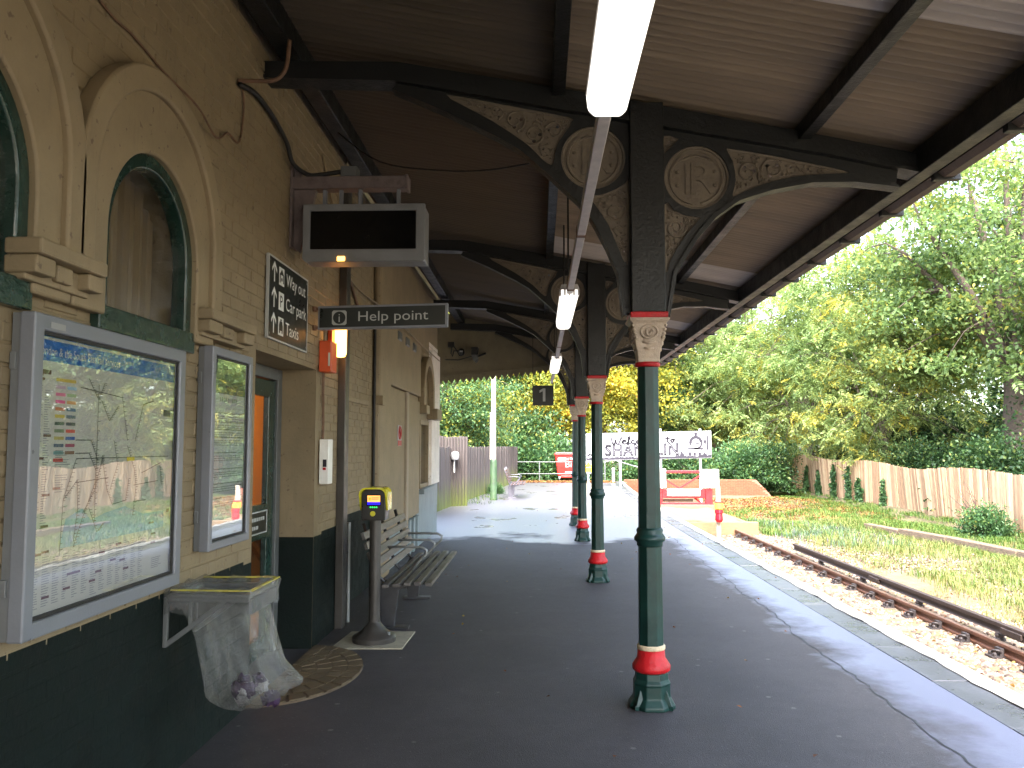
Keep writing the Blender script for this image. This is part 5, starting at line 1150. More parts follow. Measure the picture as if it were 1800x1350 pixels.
for a, b, z0, z1 in ((4.02, 4.42, .14, .80), (5.62, 6.26, .14, .79)):
    tb = obj('target_board', MB().box(a, b, by - .07, by - .03, z0, z1), 'buffer_white', t, bevel=.01); obj('board_post', MB().box((a + b) / 2 - .05, (a + b) / 2 + .05, by - .028, by + .06, .08, z1 - .02), 'buffer_red', t)
    for p in (a + .1, b - .1):
        for q in (z0 + .1, z1 - .12): obj('bolt', MB().box(p - .012, p + .012, by - .076, by - .0705, q - .012, q + .012), 'print_dark', tb)
obj('board_sticker', MB().box(5.88, 5.99, by - .074, by - .0705, .74, .785), 'yellow_sign', tb)
for k in range(3): obj('timber_baulk', MB().box(4.31, 5.4, by + .2 + k * .02, by + .35, -.36 + k * .035, -.335 + k * .035), 'timber_old', t)
t = thing('stop_lamp_post', 'wooden post between the rails with red lamp and amber reflector', 'lamp post', (4.79, 22.5, -.86))
obj('post', MB().box(4.735, 4.845, 22.5, 22.6, -.88, .52), 'post_wood', t, bevel=.008)
obj('red_lamp', MB().lathe([(.001, -.42), (.07, -.42), (.105, -.36), (.09, -.20), (.11, -.18), (.105, -.10), (.06, -.07), (.001, -.07)], 4.78, 22.42, 16), 'lamp_red_body', t, smooth='auto')
obj('amber_lens', MB().lathe([(.001, -.075), (.11, -.07), (.115, .06), (.08, .10), (.001, .105)], 4.78, 22.42, 16), 'lamp_amber', t, smooth='auto'); obj('lens_cap', MB().lathe([(.12, .095), (.12, .11), (.05, .125)], 4.78, 22.42, 16), 'lamp_red_body', t)
# low orange brick wall behind the buffer stop
ew = thing('end_brick_wall', 'low orange brick wall behind the buffer stop', 'wall', (7, 37, -.86))
def etop(x): return .13 if x < 9.55 else .13 - (x - 9.55) * 1.05
obj('core', MB().prism([(3.75, -.86), (10.4, -.86), (10.1, -.48), (9.55, .115), (3.75, .115)], 'y', 37.012, 37.2), 'mortar', ew)
eb = brick_mesh(.215, .065, .012, 'end_brick')[1]; eb_m = MB(); cnt = 0; row = 0; z = -.56
while z < .1:
    x = 3.76 + (.1125 if row % 2 else 0)
    while x < 10.2:
        if z + .07 < etop(x + .2):
            h = .0325
            if 4.0 < x and cnt < 290:
                o = bpy.data.objects.new('brick', eb); col.objects.link(o); o.parent = ew; o.rotation_euler = (0, 0, R(-90)); o.location = (x + .107 - 7, .012, z + h + .86); cnt += 1
            else: eb_m.add([(x, 37.0, z), (x + .215, 37.0, z), (x + .215, 37.0, z + .065), (x, 37.0, z + .065), (x, 37.012, z), (x + .215, 37.012, z), (x + .215, 37.012, z + .065), (x, 37.012, z + .065)], [(0, 1, 2, 3), (0, 4, 5, 1), (1, 5, 6, 2), (2, 6, 7, 3), (3, 7, 4, 0)])
        x += .225
    z += .075; row += 1
tag(obj('brick_field', eb_m, 'end_brick', ew, fixn=False), kind='stuff')
# welcome sign
ws = thing('welcome_sign', 'long white banner sign reading Welcome to SHANKLIN with a steam engine drawing', 'sign', (4.3, 33, 0))
sx0, sx1 = 1.85, 6.79
def SZ(x, v): return (1.02 + (x - sx0) / (sx1 - sx0) * .11) + v * 1.07
obj('board', MB().prism([(sx0, SZ(sx0, 0)), (sx1, SZ(sx1, 0)), (sx1, SZ(sx1, 1)), (sx0, SZ(sx0, 1))], 'y', 33, 33.04), 'white_clean', ws, bevel=.006)
for x in (2.1, 3.2, 4.80, 6.36): obj('post', MB().box(x - .04, x + .04, 33.045, 33.12, (-.05 if x < 3.6 else -.86), 2.28), 'galv_pale', ws)
ySg = 32.997; uS = Vector((1, 0, .022))
m_ = MB(); rd = random.Random(2); xs_ = np.linspace(sx0 + .01, sx1 - .01, 160); pv = None
for x in xs_:
    tp = .07 + .055 * rd.random() + (.18 * rd.random() if 5.4 < x < 5.75 or x > 6.45 else 0); c_ = (x, SZ(x, .012), SZ(x, tp))
    if pv: m_.quad((pv[0], ySg, pv[1]), (x, ySg, c_[1]), (x, ySg, c_[2]), (pv[0], ySg, pv[2]))
    pv = c_
for k in range(70):
    x = rd.choice((rd.uniform(sx0 + .05, sx1 - .05), rd.uniform(5.35, 5.8), rd.uniform(6.4, 6.72))); v = .06 + .25 * rd.random() ** 2; s_ = rd.uniform(.01, .03)
    m_.quad(*[(x + a, ySg - .0005 * rd.random(), SZ(x, v) + b) for a, b in circ(0, 0, s_, 6)])
tag(obj('ink_border', m_, 'sign_ink', ws, fixn=False), kind='stuff')
m_ = MB()
def stroke(P, w_=.032, y_=ySg - .001):
    P = [Vector((q[0], 0, SZ(q[0], q[1]))) for q in P]
    for a, b in zip(P[:-1], P[1:]):
        d = (b - a)
        if d.length < 1e-5: continue
        d.normalize(); nn = Vector((-d.z, 0, d.x)) * w_; a2, b2 = a - d * w_ * .5, b + d * w_ * .5
        m_.quad(*[(q.x, y_, q.z) for q in (a2 - nn, b2 - nn, b2 + nn, a2 + nn)])
def script(s_, x, v, sc_):                     # handwritten line: strokes for each letter
    G = {'W': [[(0, 1), (.12, .1), (.3, .0), (.4, .7), (.5, .05), (.7, .0), (.9, .9), (1, 1.05)]], 'e': [[(0, .35), (.35, .45), (.3, .65), (.1, .6), (.05, .2), (.25, 0), (.5, .15)]], 'l': [[(0, .1), (.25, .9), (.2, 1.2), (.08, 1.0), (.1, .15), (.3, .05)]], 'c': [[(.35, .6), (.12, .55), (.05, .2), (.25, 0), (.5, .15)]], 'o': [[(.2, .6), (.03, .35), (.18, .0), (.38, .25), (.28, .58), (.2, .6), (.5, .5)]], 'm': [[(0, 0), (.05, .6), (.15, .5), (.22, 0), (.3, .58), (.42, .4), (.45, 0), (.55, .58), (.68, .35), (.72, .02), (.85, .1)]], 't': [[(.2, 1.1), (.18, .15), (.35, .0)], [(-.05, .75), (.5, .85)]]}
    for ch in s_:
        if ch in G:
            for st in G[ch]: stroke([(x + a * sc_, v + b * sc_ * .55) for a, b in st])
            x += {'W': 1.0, 'm': .9, 'l': .33}.get(ch, .5) * sc_
        else: x += .35 * sc_
    return x
script('Welcome', 2.85, .58, .42); tag(obj('script_lettering', m_, 'sign_ink', ws, fixn=False), kind='stuff'); m_ = MB()
script('to', 5.0, .60, .36); tag(obj('script_lettering', m_, 'sign_ink', ws, fixn=False), kind='stuff'); m_ = MB()
V, F = textmesh('SHANKLIN', .60, 1.12); xa_ = min(a for a, b in V); wd = max(a for a, b in V) - xa_; tx0, tw = 2.62, 2.85
from collections import Counter
ec = Counter()
for f in F:
    for i in range(len(f)): ec[tuple(sorted((f[i], f[(i + 1) % len(f)])))] += 1
for (a, b), k in ec.items():
    if k == 1:
        P = [(tx0 + (V[q][0] - xa_) / wd * tw, (.16 + V[q][1] / .43 * .42)) for q in (a, b)]; stroke(P, .024)
obj('outline_lettering', m_, 'sign_ink', ws, fixn=False); m_ = MB()
ex = 6.18; ez = .58                              # steam engine front
def blob(P): m_.quad(*[(ex + a, ySg - .0015, SZ(ex, ez) + b * 1.0) for a, b in P])
for i in range(24):
    a0, a1 = i / 24 * 6.283, (i + 1) / 24 * 6.283
    if 3.5 < a0 < 4.3: continue
    w0 = .12 if math.sin(a0) > -.2 else .07
    blob([(.27 * math.cos(a0), .27 * math.sin(a0)), (.27 * math.cos(a1), .27 * math.sin(a1)), ((.27 - w0) * math.cos(a1), (.27 - w0) * math.sin(a1)), ((.27 - w0) * math.cos(a0), (.27 - w0) * math.sin(a0))])
blob([(-.05, .26), (.05, .26), (.06, .36), (.09, .40), (-.09, .40), (-.06, .36)]); blob([(-.36, -.27), (.30, -.27), (.27, -.20), (-.30, -.21)]); blob([(-.02, -.02), (.14, -.02), (.12, -.08), (-.02, -.07)])
for a in (-.30, -.12, .08): blob([(a, -.52), (a + .13, -.52), (a + .11, -.40), (a + .02, -.41)])
blob([(-.36, -.41), (.36, -.42), (.36, -.385), (-.36, -.375)]); blob([(.20, .24), (.48, .26), (.50, .23), (.22, .21)]); blob([(.44, .24), (.50, .24), (.49, -.25), (.40, -.38), (.42, -.2)]); blob([(.29, .02), (.36, .16), (.42, .05), (.38, -.1)])
for bx_, bv in ((5.55, .90), (5.30, .70), (2.45, .93), (2.38, .80), (2.2, .60)):
    for P in ([(0, 0), (.06, .05), (.13, .03), (.07, .02)], [(0, 0), (-.04, .07), (-.09, .09), (-.04, .03)]): m_.quad(*[(bx_ + a, ySg - .001, SZ(bx_, bv) + b) for a, b in P])
obj('engine_drawing', m_, 'sign_ink', ws, fixn=False); m_ = MB()
for k in range(3): P = [(1.88 + .04 * k, .20 - .02 * k), (2.0, .24), (2.1, .16)]; stroke(P, .02)
obj('bush_drawing', m_, 'sign_ink', ws, fixn=False)
# warning sign, hand rails, bin
t = thing('warning_sign', 'white and yellow warning notice fixed to the grey railing behind the columns', 'sign', (2.13, 36.3, .45))
obj('panel', MB().box(1.92, 2.34, 36.3, 36.32, .44, .96), 'white_clean', t); obj('yellow_text_panel', MB().box(1.95, 2.31, 36.29, 36.299, .47, .66), 'yellow_sign', t)
m_ = MB().prism([(1.97, .69), (2.29, .69), (2.13, .93)], 'y', 36.29, 36.299); tr_ = obj('warning_triangle', m_, 'yellow_sign', t); obj('triangle_symbol', MB().prism([(2.11, .73), (2.16, .73), (2.14, .85), (2.12, .85)], 'y', 36.286, 36.2895), 'column_red', tr_)
obj('post', MB().box(2.10, 2.16, 36.325, 36.37, 0, .94), 'galv_pale', t)
t = thing('hand_railing', 'grey tubular hand railing across the end of the platform', 'railing', (1.5, 38.2, 0))
for z in (.33, .87): obj('rail', MB().tube([(-1.2, 38.2, z), (3.0, 38.2, z)], .02, 8), 'mid_grey', t)
for x in (-1.1, .0, 1.9, 3.0): obj('post', MB().tube([(x, 38.2, -.03), (x, 38.2, .9)], .026, 8), 'galv_grey', t)
obj('sloping_rail', MB().tube([(3.0, 38.2, .87), (3.37, 38.1, .97), (4.2, 37.5, .72), (4.8, 37.3, .55)], .024, 8), 'galv_grey', t)
tag(obj('white_marker_post', MB().box(3.25, 3.36, 37.3, 37.4, -.05, .62), 'buffer_white', bevel=.01), 'short white marker post at the platform end corner', 'post')
bn = thing('wheeled_bin', 'large red wheeled waste bin at the far end of the platform', 'bin', (1.35, 38.9, 0)); y0, y1 = 38.45, 39.4
def tapbox(x0, x1, z0, z1, in0): return MB().add([(x0 + in0, y0 + in0, z0), (x1 - in0, y0 + in0, z0), (x1 - in0, y1 - in0, z0), (x0 + in0, y1 - in0, z0), (x0, y0, z1), (x1, y0, z1), (x1, y1, z1), (x0, y1, z1)], [(0, 3, 2, 1), (4, 5, 6, 7), (0, 1, 5, 4), (1, 2, 6, 5), (2, 3, 7, 6), (3, 0, 4, 7)])
bd = obj('body', tapbox(.72, 2.0, .22, 1.24, .13), 'bin_red', bn, bevel=.03); obj('rim', MB().box(.69, 2.03, y0 - .04, y1 + .04, 1.17, 1.25), 'bin_red', bn, bevel=.02)
obj('base_tub', MB().box(.98, 1.85, y0 + .12, y1 - .12, .13, .24), 'bin_red', bn, bevel=.03); obj('lid', MB().prism([(.70, 1.255), (2.02, 1.255), (1.9, 1.31), (.8, 1.31)], 'y', y0 - .03, y1 + .03), 'bin_lid', bn, bevel=.02)
for x in (.93, 1.8):
    for yy_ in (y0 + .2, y1 - .2): wh = obj('wheel', MB().prism([(yy_ + a, .085 + b) for a, b in circ(0, 0, .085, 14)], 'x', x - .025, x + .025), 'mid_grey', bn); obj('caster_fork', MB().box(x - .04, x + .04, yy_ - .03, yy_ + .03, .10, .20), 'galv_pale', bn)
def binp(x, z): return (x, y0 + .13 * (1 - (z - .22) / 1.02) - .012, z)
m_ = MB(); text_to(m_, 'Biffa', .40, binp(1.20, .62), XX, (0, -.127, .99), width=.72); obj('lettering', m_, 'white_clean', bd, fixn=False)
for a, b, c_, d in ((.86, 1.25, .95, 1.05), (1.3, 1.36, .96, 1.04), (1.42, 1.9, .97, 1.05), (1.2, 1.9, .33, .42)): obj('label_strip', MB().quad(binp(a, c_), binp(b, c_), binp(b, d), binp(a, d)), 'white_paint', bd, fixn=False)

# ------------------------------------------------------------------ left fence, lamp post
lf = thing('left_plank_fence', 'purple brown plank fence with green moss along the left of the platform', 'fence', (-2, 28, 0))
FP = [(-2.56, 19.2), (-2.50, 20.4), (-2.19, 24.2), (-1.71, 29.3), (-1.0, 37.8)]; acc = 0
pts = []
for a, b in zip(FP[:-1], FP[1:]):
    a, b = Vector(a), Vector(b); L = (b - a).length; n = int(L / .125)
    for k in range(n): p = a.lerp(b, (k + .5) / n); pts.append((p, math.atan2(b.y - a.y, b.x - a.x), L / n))
plank_vars = []
for v in range(4):
    m_ = MB().box(-.008 - .003 * v, .010 + .002 * v, -.060, .060, 0, 1); m_.v = [(x, y_, z) for x, y_, z in m_.v]; me = bpy.data.meshes.new('plank'); me.from_pydata(m_.v, [], m_.f); me.materials.append(MATS['fence_mossy']); plank_vars.append(me)
for p, a, w_ in pts:
    o = bpy.data.objects.new('plank', random.choice(plank_vars)); col.objects.link(o); o.parent = lf; o.location = (p.x + 2 + random.uniform(-.012, .012), p.y - 28, -.03); o.rotation_euler = (random.uniform(-.012, .012), random.uniform(-.012, .012), a - math.pi / 2 + random.uniform(-.05, .05)); o.scale = (1, w_ / .125, 1.60 + random.uniform(-.018, .018))
for z in (.35, 1.2):
    m_ = MB()
    for a, b in zip(FP[:-1], FP[1:]): m_.bar((a[0] - .05, a[1], z), (b[0] - .05, b[1], z), .04, .08)
    obj('rear_rail', m_, 'fence_mossy', lf)
hf = thing('tall_slat_screen', 'pale taller slatted screen rising behind the left fence', 'fence', (-2.7, 21.6, 0))
for k in range(16):
    o = bpy.data.objects.new('slat', plank_vars[k % 4]); col.objects.link(o); o.parent = hf; x = -3.1 + k * .075 ; o.location = (x + 2.7, .05 * k, 0); o.rotation_euler = (0, 0, R(72)); o.scale = (1, .62, 1.86 + random.uniform(-.02, .02)); 
lp = thing('lamp_post', 'tall cream pole with green base standing at the left fence', 'lamp post', (-1.36, 24.7, 0))
obj('pole', MB().lathe([(.075, 1.15), (.06, 5.4)], -1.365, 24.7, 16), 'pole_cream', lp, smooth='auto'); pm('pole_green', (.025, .055, .022), .6, .4, 7, .2, 30, grime=.5, gcol=(.10, .13, .03), gscale=6)
obj('base_section', MB().lathe([(.11, 0), (.115, .05), (.105, .08), (.105, 1.12), (.085, 1.19), (.075, 1.21)], -1.365, 24.7, 16), 'pole_green', lp, smooth='auto'); obj('side_conduit', MB().tube([(-1.455, 24.68, 1.2), (-1.45, 24.68, 2.6)], .02, 8), 'pole_cream', lp)
obj('lantern', MB().prism([(-1.55, 5.4), (-1.1, 5.4), (-1.0, 5.5), (-1.2, 5.56), (-1.5, 5.52)], 'y', 24.6, 24.8), 'mid_grey', lp)
t = thing('round_wall_lamp', 'small white lamp unit on the left plank fence', 'lamp', (-2.3, 21.8, 1.3))
obj('case', MB().lathe([(.001, 1.22), (.09, 1.24), (.11, 1.30), (.11, 1.38), (.09, 1.44), (.001, 1.46)], -2.24, 22.0, 12), 'white_clean', t, smooth='auto'); obj('stem', MB().tube([(-2.26, 22.0, .9), (-2.26, 22.0, 1.24)], .015, 6), 'white_paint', t); obj('fixing', MB().box(-2.42, -2.22, 21.98, 22.02, 1.32, 1.36), 'galv_grey', t)

# ------------------------------------------------------------------ right plank fence
rf = thing('right_plank_fence', 'weathered leaning wooden plank fence beyond the track with wavy top', 'fence', (13, 32, -.86))
PV = []
for v in range(6):
    w_ = (.060, .063, .056, .064, .058, .062)[v]; m_ = MB().box(-.010, .012, -w_, w_, 0, 1); m_.v[6] = (m_.v[6][0], m_.v[6][1], m_.v[6][2] - .004 * v); me = bpy.data.meshes.new('plank'); me.from_pydata(m_.v, [], m_.f); me.materials.append(MATS[('fence_wood_a', 'fence_wood_b', 'fence_wood_c')[v % 3]]); PV.append(me)
y = 17.0
while y < 46.2:
    x = 12.78 + .025 * (y - 20) + .10 * math.sin(y * .45) + .05 * math.sin(y * 1.1); h = 1.84 + .06 * math.sin(y * .8) + .05 * math.sin(y * .33 + 1) + random.uniform(-.02, .02)
    zb_ = -.86 + np.interp(y, [17, 24, 46], [-.24, -.12, .15])
    o = bpy.data.objects.new('plank', random.choice(PV)); col.objects.link(o); o.parent = rf; o.location = (x - 13 + random.uniform(-.015, .015), y - 32, zb_ + .86); o.scale = (1, 1, h)
    o.rotation_euler = (random.uniform(-.014, .014) + .02 * math.sin(y * .7), -.04 + .05 * math.sin(y * .6), random.uniform(-.16, .16)); y += .131
for z in (.3, 1.35): obj('rear_rail', MB().bar((12.90, 17, -.86 + z), (13.55, 46, -.70 + z), .05, .09), 'fence_wood_c', rf)
bk = thing('timber_baulk', 'old dark timber edging lying in the grass before the right fence', 'timber', (10.2, 20, -.8))
pts = [(9.75, 25.2), (9.95, 23.3), (10.22, 21.2), (10.5, 18.6), (10.75, 16.2), (11, 13.6)]
for a, b in zip(pts[:-1], pts[1:]): obj('beam', MB().bar((a[0], a[1] - .03, -.78 + random.uniform(-.03, .02)), (b[0], b[1] + .03, -.78 + random.uniform(-.03, .02)), .26, .22), 'timber_old', bk, bevel=.02)

# ------------------------------------------------------------------ vegetation
def leaves_from(centers, dirs, L, W, fold=.25, rs=None):
    """centers (n,3), dirs (n,3): folded rhombus leaves -> V,F"""
    rs = rs or rng; n = len(centers)
    d = dirs / (np.linalg.norm(dirs, axis=1, keepdims=True) + 1e-9); up = rs.normal(0, 1, (n, 3)) * .55 + np.array([0, 0, 1.]); s_ = np.cross(d, up); s_ /= np.linalg.norm(s_, axis=1, keepdims=True) + 1e-9; nn = np.cross(s_, d)
    L = L * rs.uniform(.7, 1.25, (n, 1)); W = W * rs.uniform(.7, 1.25, (n, 1))
    V = np.stack([centers, centers + d * L * .45 + s_ * W * .5 + nn * W * fold, centers + d * L, centers + d * L * .45 - s_ * W * .5 + nn * W * fold], 1)
    b = (np.arange(n) * 4)[:, None]; F = np.concatenate([b + np.array([[0, 1, 2]]), b + np.array([[0, 2, 3]])], 0)
    return V.reshape(-1, 3), F
def make_tree(name, label, seed, H, rad, crown_z, nclump, per, L, W, leaf, bark='bark', style='single', clump_r=.55, trunk_r=.28, group=None, lean=(0, 0), hue_bias=0., ivy=0, shell=.45):
    rs = np.random.default_rng(seed); rd = random.Random(seed); t = thing(name, label, 'tree', (0, 0, 0), group)
    cz0, cz1 = crown_z; cc = np.array([lean[0], lean[1], (cz0 + cz1) / 2]); rr = np.array([rad, rad, (cz1 - cz0) / 2])
    m_ = MB(); fork = cz0 + (cz1 - cz0) * .22; base = Vector((0, 0, -.3)); fk = Vector((lean[0] * .4, lean[1] * .4, fork))
    tp = [base.lerp(fk, s_) + Vector((rd.uniform(-.08, .08), rd.uniform(-.08, .08), 0)) for s_ in (0, .12, .35, .65, 1)]
    m_.tube(tp, [trunk_r * 1.5, trunk_r * 1.1, trunk_r * .95, trunk_r * .85, trunk_r * .7], 10); limbs = []
    mb_ = MB()
    for k in range(9):
        a = k * 2.4 + rd.random(); el = rd.uniform(.15, 1.25) if k else 1.5; e = Vector(cc) + Vector((rr[0] * .72 * math.cos(a) * math.cos(el), rr[1] * .72 * math.sin(a) * math.cos(el), rr[2] * .78 * math.sin(el) - .1 * rr[2]))
        st = tp[3].lerp(tp[4], rd.random()); mid = st.lerp(e, .5) + Vector((rd.uniform(-.4, .4), rd.uniform(-.4, .4), rd.uniform(.2, .8))); P = []
        for s_ in np.linspace(0, 1, 8): q = st * (1 - s_) ** 2 + mid * 2 * s_ * (1 - s_) + e * s_ ** 2; P.append(q + Vector((rd.uniform(-.08, .08), rd.uniform(-.08, .08), rd.uniform(-.08, .08))))
        mb_.tube(P, [trunk_r * .5 * (1 - .88 * s_) for s_ in np.linspace(0, 1, 8)], 7); limbs += [(p, trunk_r * .5 * (1 - .88 * i / 7)) for i, p in enumerate(P) if i > 1]
    u = rs.normal(0, 1, (nclump, 3)); u /= np.linalg.norm(u, axis=1, keepdims=True); rad_ = rs.uniform(shell, 1.0, (nclump, 1)) ** .7; csz = rs.uniform(.55, 1.35, (nclump, 1)); lump = 1 + .22 * np.sin(u[:, :1] * 5 + seed) * np.cos(u[:, 1:2] * 4 + seed * 2) + .1 * np.sin(u[:, 2:] * 9)
    C = cc + u * rad_ * lump * rr; lp_ = np.array([p[:] for p, r_ in limbs])
    for c in C:
        dd = np.linalg.norm(lp_ - c, axis=1) + .3 * np.maximum(0, lp_[:, 2] - c[2]); i = int(np.argmin(dd)); a = limbs[i][0]; b = Vector(c); mid = a.lerp(b, .5) + Vector((0, 0, .12 * (b - a).length)); P = [a, a.lerp(mid, .6) + Vector((rd.uniform(-.06, .06), rd.uniform(-.06, .06), 0)), mid, mid.lerp(b, .6), b]
        mb_.tube(P, [max(.012, min(limbs[i][1] * .5, .05)), .03, .022, .016, .008], 4, cap=False)
    VV = []; FF = []; HH = []; off = 0
    ch = rs.uniform(-.2, .2, nclump) + hue_bias
    if style == 'single':
        n = nclump * per; ci = np.repeat(np.arange(nclump), per); P = C[ci] + rs.normal(0, 1, (n, 3)) * np.array([clump_r, clump_r, clump_r * .5]) * csz[ci]; D = rs.normal(0, 1, (n, 3)) + np.array([0, 0, -.5]); h = np.clip(rs.normal(.5, .2, n) + ch[ci] * 1.3, 0, 1)
    else:                                     # feathery sprigs of paired leaflets
        ns_ = nclump * per // 9; ci = np.repeat(np.arange(nclump), per // 9); ns_ = len(ci); B = C[ci] + rs.normal(0, 1, (ns_, 3)) * np.array([clump_r, clump_r, clump_r * .5]) * csz[ci]
        ax = rs.normal(0, 1, (ns_, 3)); ax[:, 2] = -np.abs(ax[:, 2]) * .8 - .25; ax /= np.linalg.norm(ax, axis=1, keepdims=True); sd_ = np.cross(ax, rs.normal(0, .4, (ns_, 3)) + np.array([0, 0, 1.])); sd_ /= np.linalg.norm(sd_, axis=1, keepdims=True) + 1e-9
        P = []; D = []
        for q in range(9):
            k = q // 2; sg = 1 if q % 2 else -1; fr = .04 + k * L * .55 if q < 8 else 4 * L * .55
            P.append(B + ax * fr); D.append(ax * .6 + sd_ * sg * .8 if q < 8 else ax)
        P = np.concatenate(P); D = np.concatenate(D); hs_ = np.clip(rs.normal(.5, .18, ns_) + ch[ci] * 1.3, 0, 1); h = np.tile(hs_, 9)
    V, F = leaves_from(P, D, L, W, rs=rs)
    obj('trunk', m_, bark, t, smooth=True, fixn=False); br_ = obj('branches', mb_, bark, t, smooth=True, fixn=False)
    npmesh('crown', V, F, leaf, t, hue=h, nper=4)
    if ivy:
        n = ivy; a = rs.uniform(0, 6.28, n); z = rs.uniform(-.2, fork * 1.15, n); r_ = trunk_r * (1.2 - .2 * z / fork) + np.abs(rs.normal(0, .12, n)); P = np.stack([r_ * np.cos(a) + lean[0] * .4 * z / fork, r_ * np.sin(a) + lean[1] * .4 * z / fork, z], 1); D = np.stack([np.cos(a), np.sin(a), rs.normal(-.4, .4, n)], 1)
        V, F = leaves_from(P, D, .13, .12, rs=rs); npmesh('ivy', V, F, 'leaf_dark', t, hue=rs.uniform(0, 1, n), nper=4)
    return t
def put(src, loc, rz, s_, label, first=[]):
    o = src if src.name not in first else copy_tree(src); first.append(src.name)
    o.location = loc; o.rotation_euler = (0, 0, R(rz)); o.scale = (s_, s_, s_) if not isinstance(s_, tuple) else s_; o['label'] = label; return o
G1 = 'trees beyond the right fence'; G2 = 'autumn trees beyond the platform end'
ash = make_tree('ash_tree', '', 21, 13, 4.9, (2.3, 13.2), 88, 378, .19, .07, 'leaf_ash', 'bark_pale', 'sprig', .60, .26, G1, shell=.30)
low = make_tree('low_ash_tree', '', 27, 11, 4.3, (.9, 10.6), 140, 378, .19, .07, 'leaf_ash', 'bark_pale', 'sprig', .60, .20, G1, shell=.45, hue_bias=.12)
oak = make_tree('oak_tree', '', 33, 14, 5.2, (3.2, 13.6), 150, 300, .17, .11, 'leaf_oak', 'bark', 'single', .55, .42, G1, ivy=1800, shell=.32)
map_ = make_tree('maple_tree', '', 44, 12, 4.6, (1.2, 12.0), 170, 260, .18, .15, 'leaf_maple', 'bark', 'single', .60, .22, G2, shell=.25)
mix = make_tree('mixed_tree', '', 55, 11, 4.0, (.8, 11.0), 150, 240, .18, .12, 'leaf_mixed', 'bark', 'single', .60, .22, G2, shell=.25)
put(oak, (17.0, 30.2, -.5), 20, 1.12, 'big ivy clad oak with dark trunk behind the right fence')
put(ash, (17.2, 39.5, -.5), 0, 1.12, 'tall light green ash overhanging the middle of the right fence')
put(ash, (12.2, 47.5, -.3), 100, 1.0, 'light green ash at the far end of the right fence')
put(low, (13.9, 43.0, -.4), 0, 1.0, 'low hanging pale ash drooping over the far part of the right fence')
put(low, (15.0, 36.5, -.4), 130, .95, 'low hanging pale ash drooping over the middle of the right fence')
put(low, (10.8, 51.5, -.2), 230, 1.0, 'pale ash right of the welcome sign with low boughs')
put(ash, (17.0, 52.5, -.3), 220, .85, 'taller ash behind the far end of the right fence')
put(ash, (20.0, 32.5, -.3), 300, 1.2, 'feathery ash above the canopy edge at the top right')
put(ash, (17.5, 19.5, -.3), 40, 1.0, 'unseen ash added beyond the near end of the right fence to block sky light')  # the unseen trees beside and behind the camera are added to darken the wall
put(oak, (18.5, 9, -.3), 75, .95, 'unseen oak added to the right of the viewpoint to block sky light')
put(ash, (17.5, -1, -.3), 160, 1.0, 'unseen ash added behind the viewpoint to block sky light')
put(oak, (18.5, -11, -.3), 200, 1.0, 'unseen oak added far behind the viewpoint to block sky light')
put(map_, (3.8, 48, 0), 0, .95, 'yellow maple behind the middle of the welcome sign')
put(map_, (-.3, 46.5, 0), 140, .92, 'bright yellow maple behind the red bin')
put(map_, (8.8, 59, 0), 250, 1.05, 'yellow green maple behind the steam engine drawing')
put(map_, (-5.4, 57, 0), 60, 1.0, 'yellow maple seen past the platform number sign')
put(mix, (-4.6, 44, 0), 0, .95, 'dark green and yellow tree behind the lamp post')
put(mix, (-9.0, 50, 0), 90, 1.1, 'tall dark tree at the far left beyond the fence')
put(mix, (7.4, 51, 0), 200, .85, 'green tree just right of the nearest column above the sign')
put(mix, (13.5, 60, 0), 30, .9, 'green tree filling the gap behind the far ash')
put(map_, (18.5, 63, 0), 310, .8, 'yellow tree far behind the end of the right fence')
put(mix, (-3.6, 34.5, 0), 160, .62, 'small dark evergreen tree against the left fence')
def make_bush(name, seed, rx, ry, rz, n, L, W, leaf, stems=8):
    rs = np.random.default_rng(seed); t = thing(name, '', 'bush', (0, 0, 0)); nc = max(20, n // 110); u = rs.normal(0, 1, (nc, 3)); u /= np.linalg.norm(u, axis=1, keepdims=True); u[:, 2] = np.abs(u[:, 2]); C = u * rs.uniform(.35, 1, (nc, 1)) ** .6 * np.array([rx, ry, rz]) * (1 + .25 * np.sin(u[:, :1] * 6 + seed))
    ci = rs.integers(0, nc, n); P = C[ci] + rs.normal(0, 1, (n, 3)) * np.array([.2, .2, .14]) * max(rx, rz) * .8; P[:, 2] = np.maximum(P[:, 2], .02); D = P / np.array([rx, ry, rz]) + rs.normal(0, .9, (n, 3)); ch = rs.uniform(-.25, .25, nc); V, F = leaves_from(P, D, L, W, rs=rs)
    m_ = MB()
    for k in range(stems): c = C[rs.integers(0, nc)]; m_.tube([(c[0] * .1, c[1] * .1, -.1), (c[0] * .4, c[1] * .4, c[2] * .6), tuple(c)], [.03, .02, .008], 5)
    obj('stems', m_, 'bark', t, smooth=True); npmesh('foliage', V, F, leaf, t, hue=np.clip(rs.normal(.5, .22, n) + ch[ci], 0, 1), nper=4); return t
bA = make_bush('laurel_bush', 61, 1.5, 1.3, 1.5, 9000, .15, .075, 'leaf_bush'); bB = make_bush('ivy_bush', 62, 2.0, 1.7, 2.2, 14000, .13, .10, 'leaf_dark'); bC = make_bush('fence_shrub', 63, .75, .65, .85, 4500, .10, .045, 'leaf_bush')
for i, (x, y, s_, rz, lab) in enumerate([(-.3, 41.2, 1.35, 0, 'dark leafy bush at the end of the left fence'), (2.4, 40.8, .8, 70, 'bush behind the warning notice and railing'), (4.8, 39.6, 1.0, 140, 'bush right below the centre of the welcome sign'), (7.0, 39.3, .95, 210, 'bush under the steam engine end of the welcome sign'), (9.6, 39.8, 1.1, 280, 'bush behind the right end of the orange brick wall')]): put(bA, (x, y, -.05), rz, s_, lab)['group'] = 'bushes along the platform end'
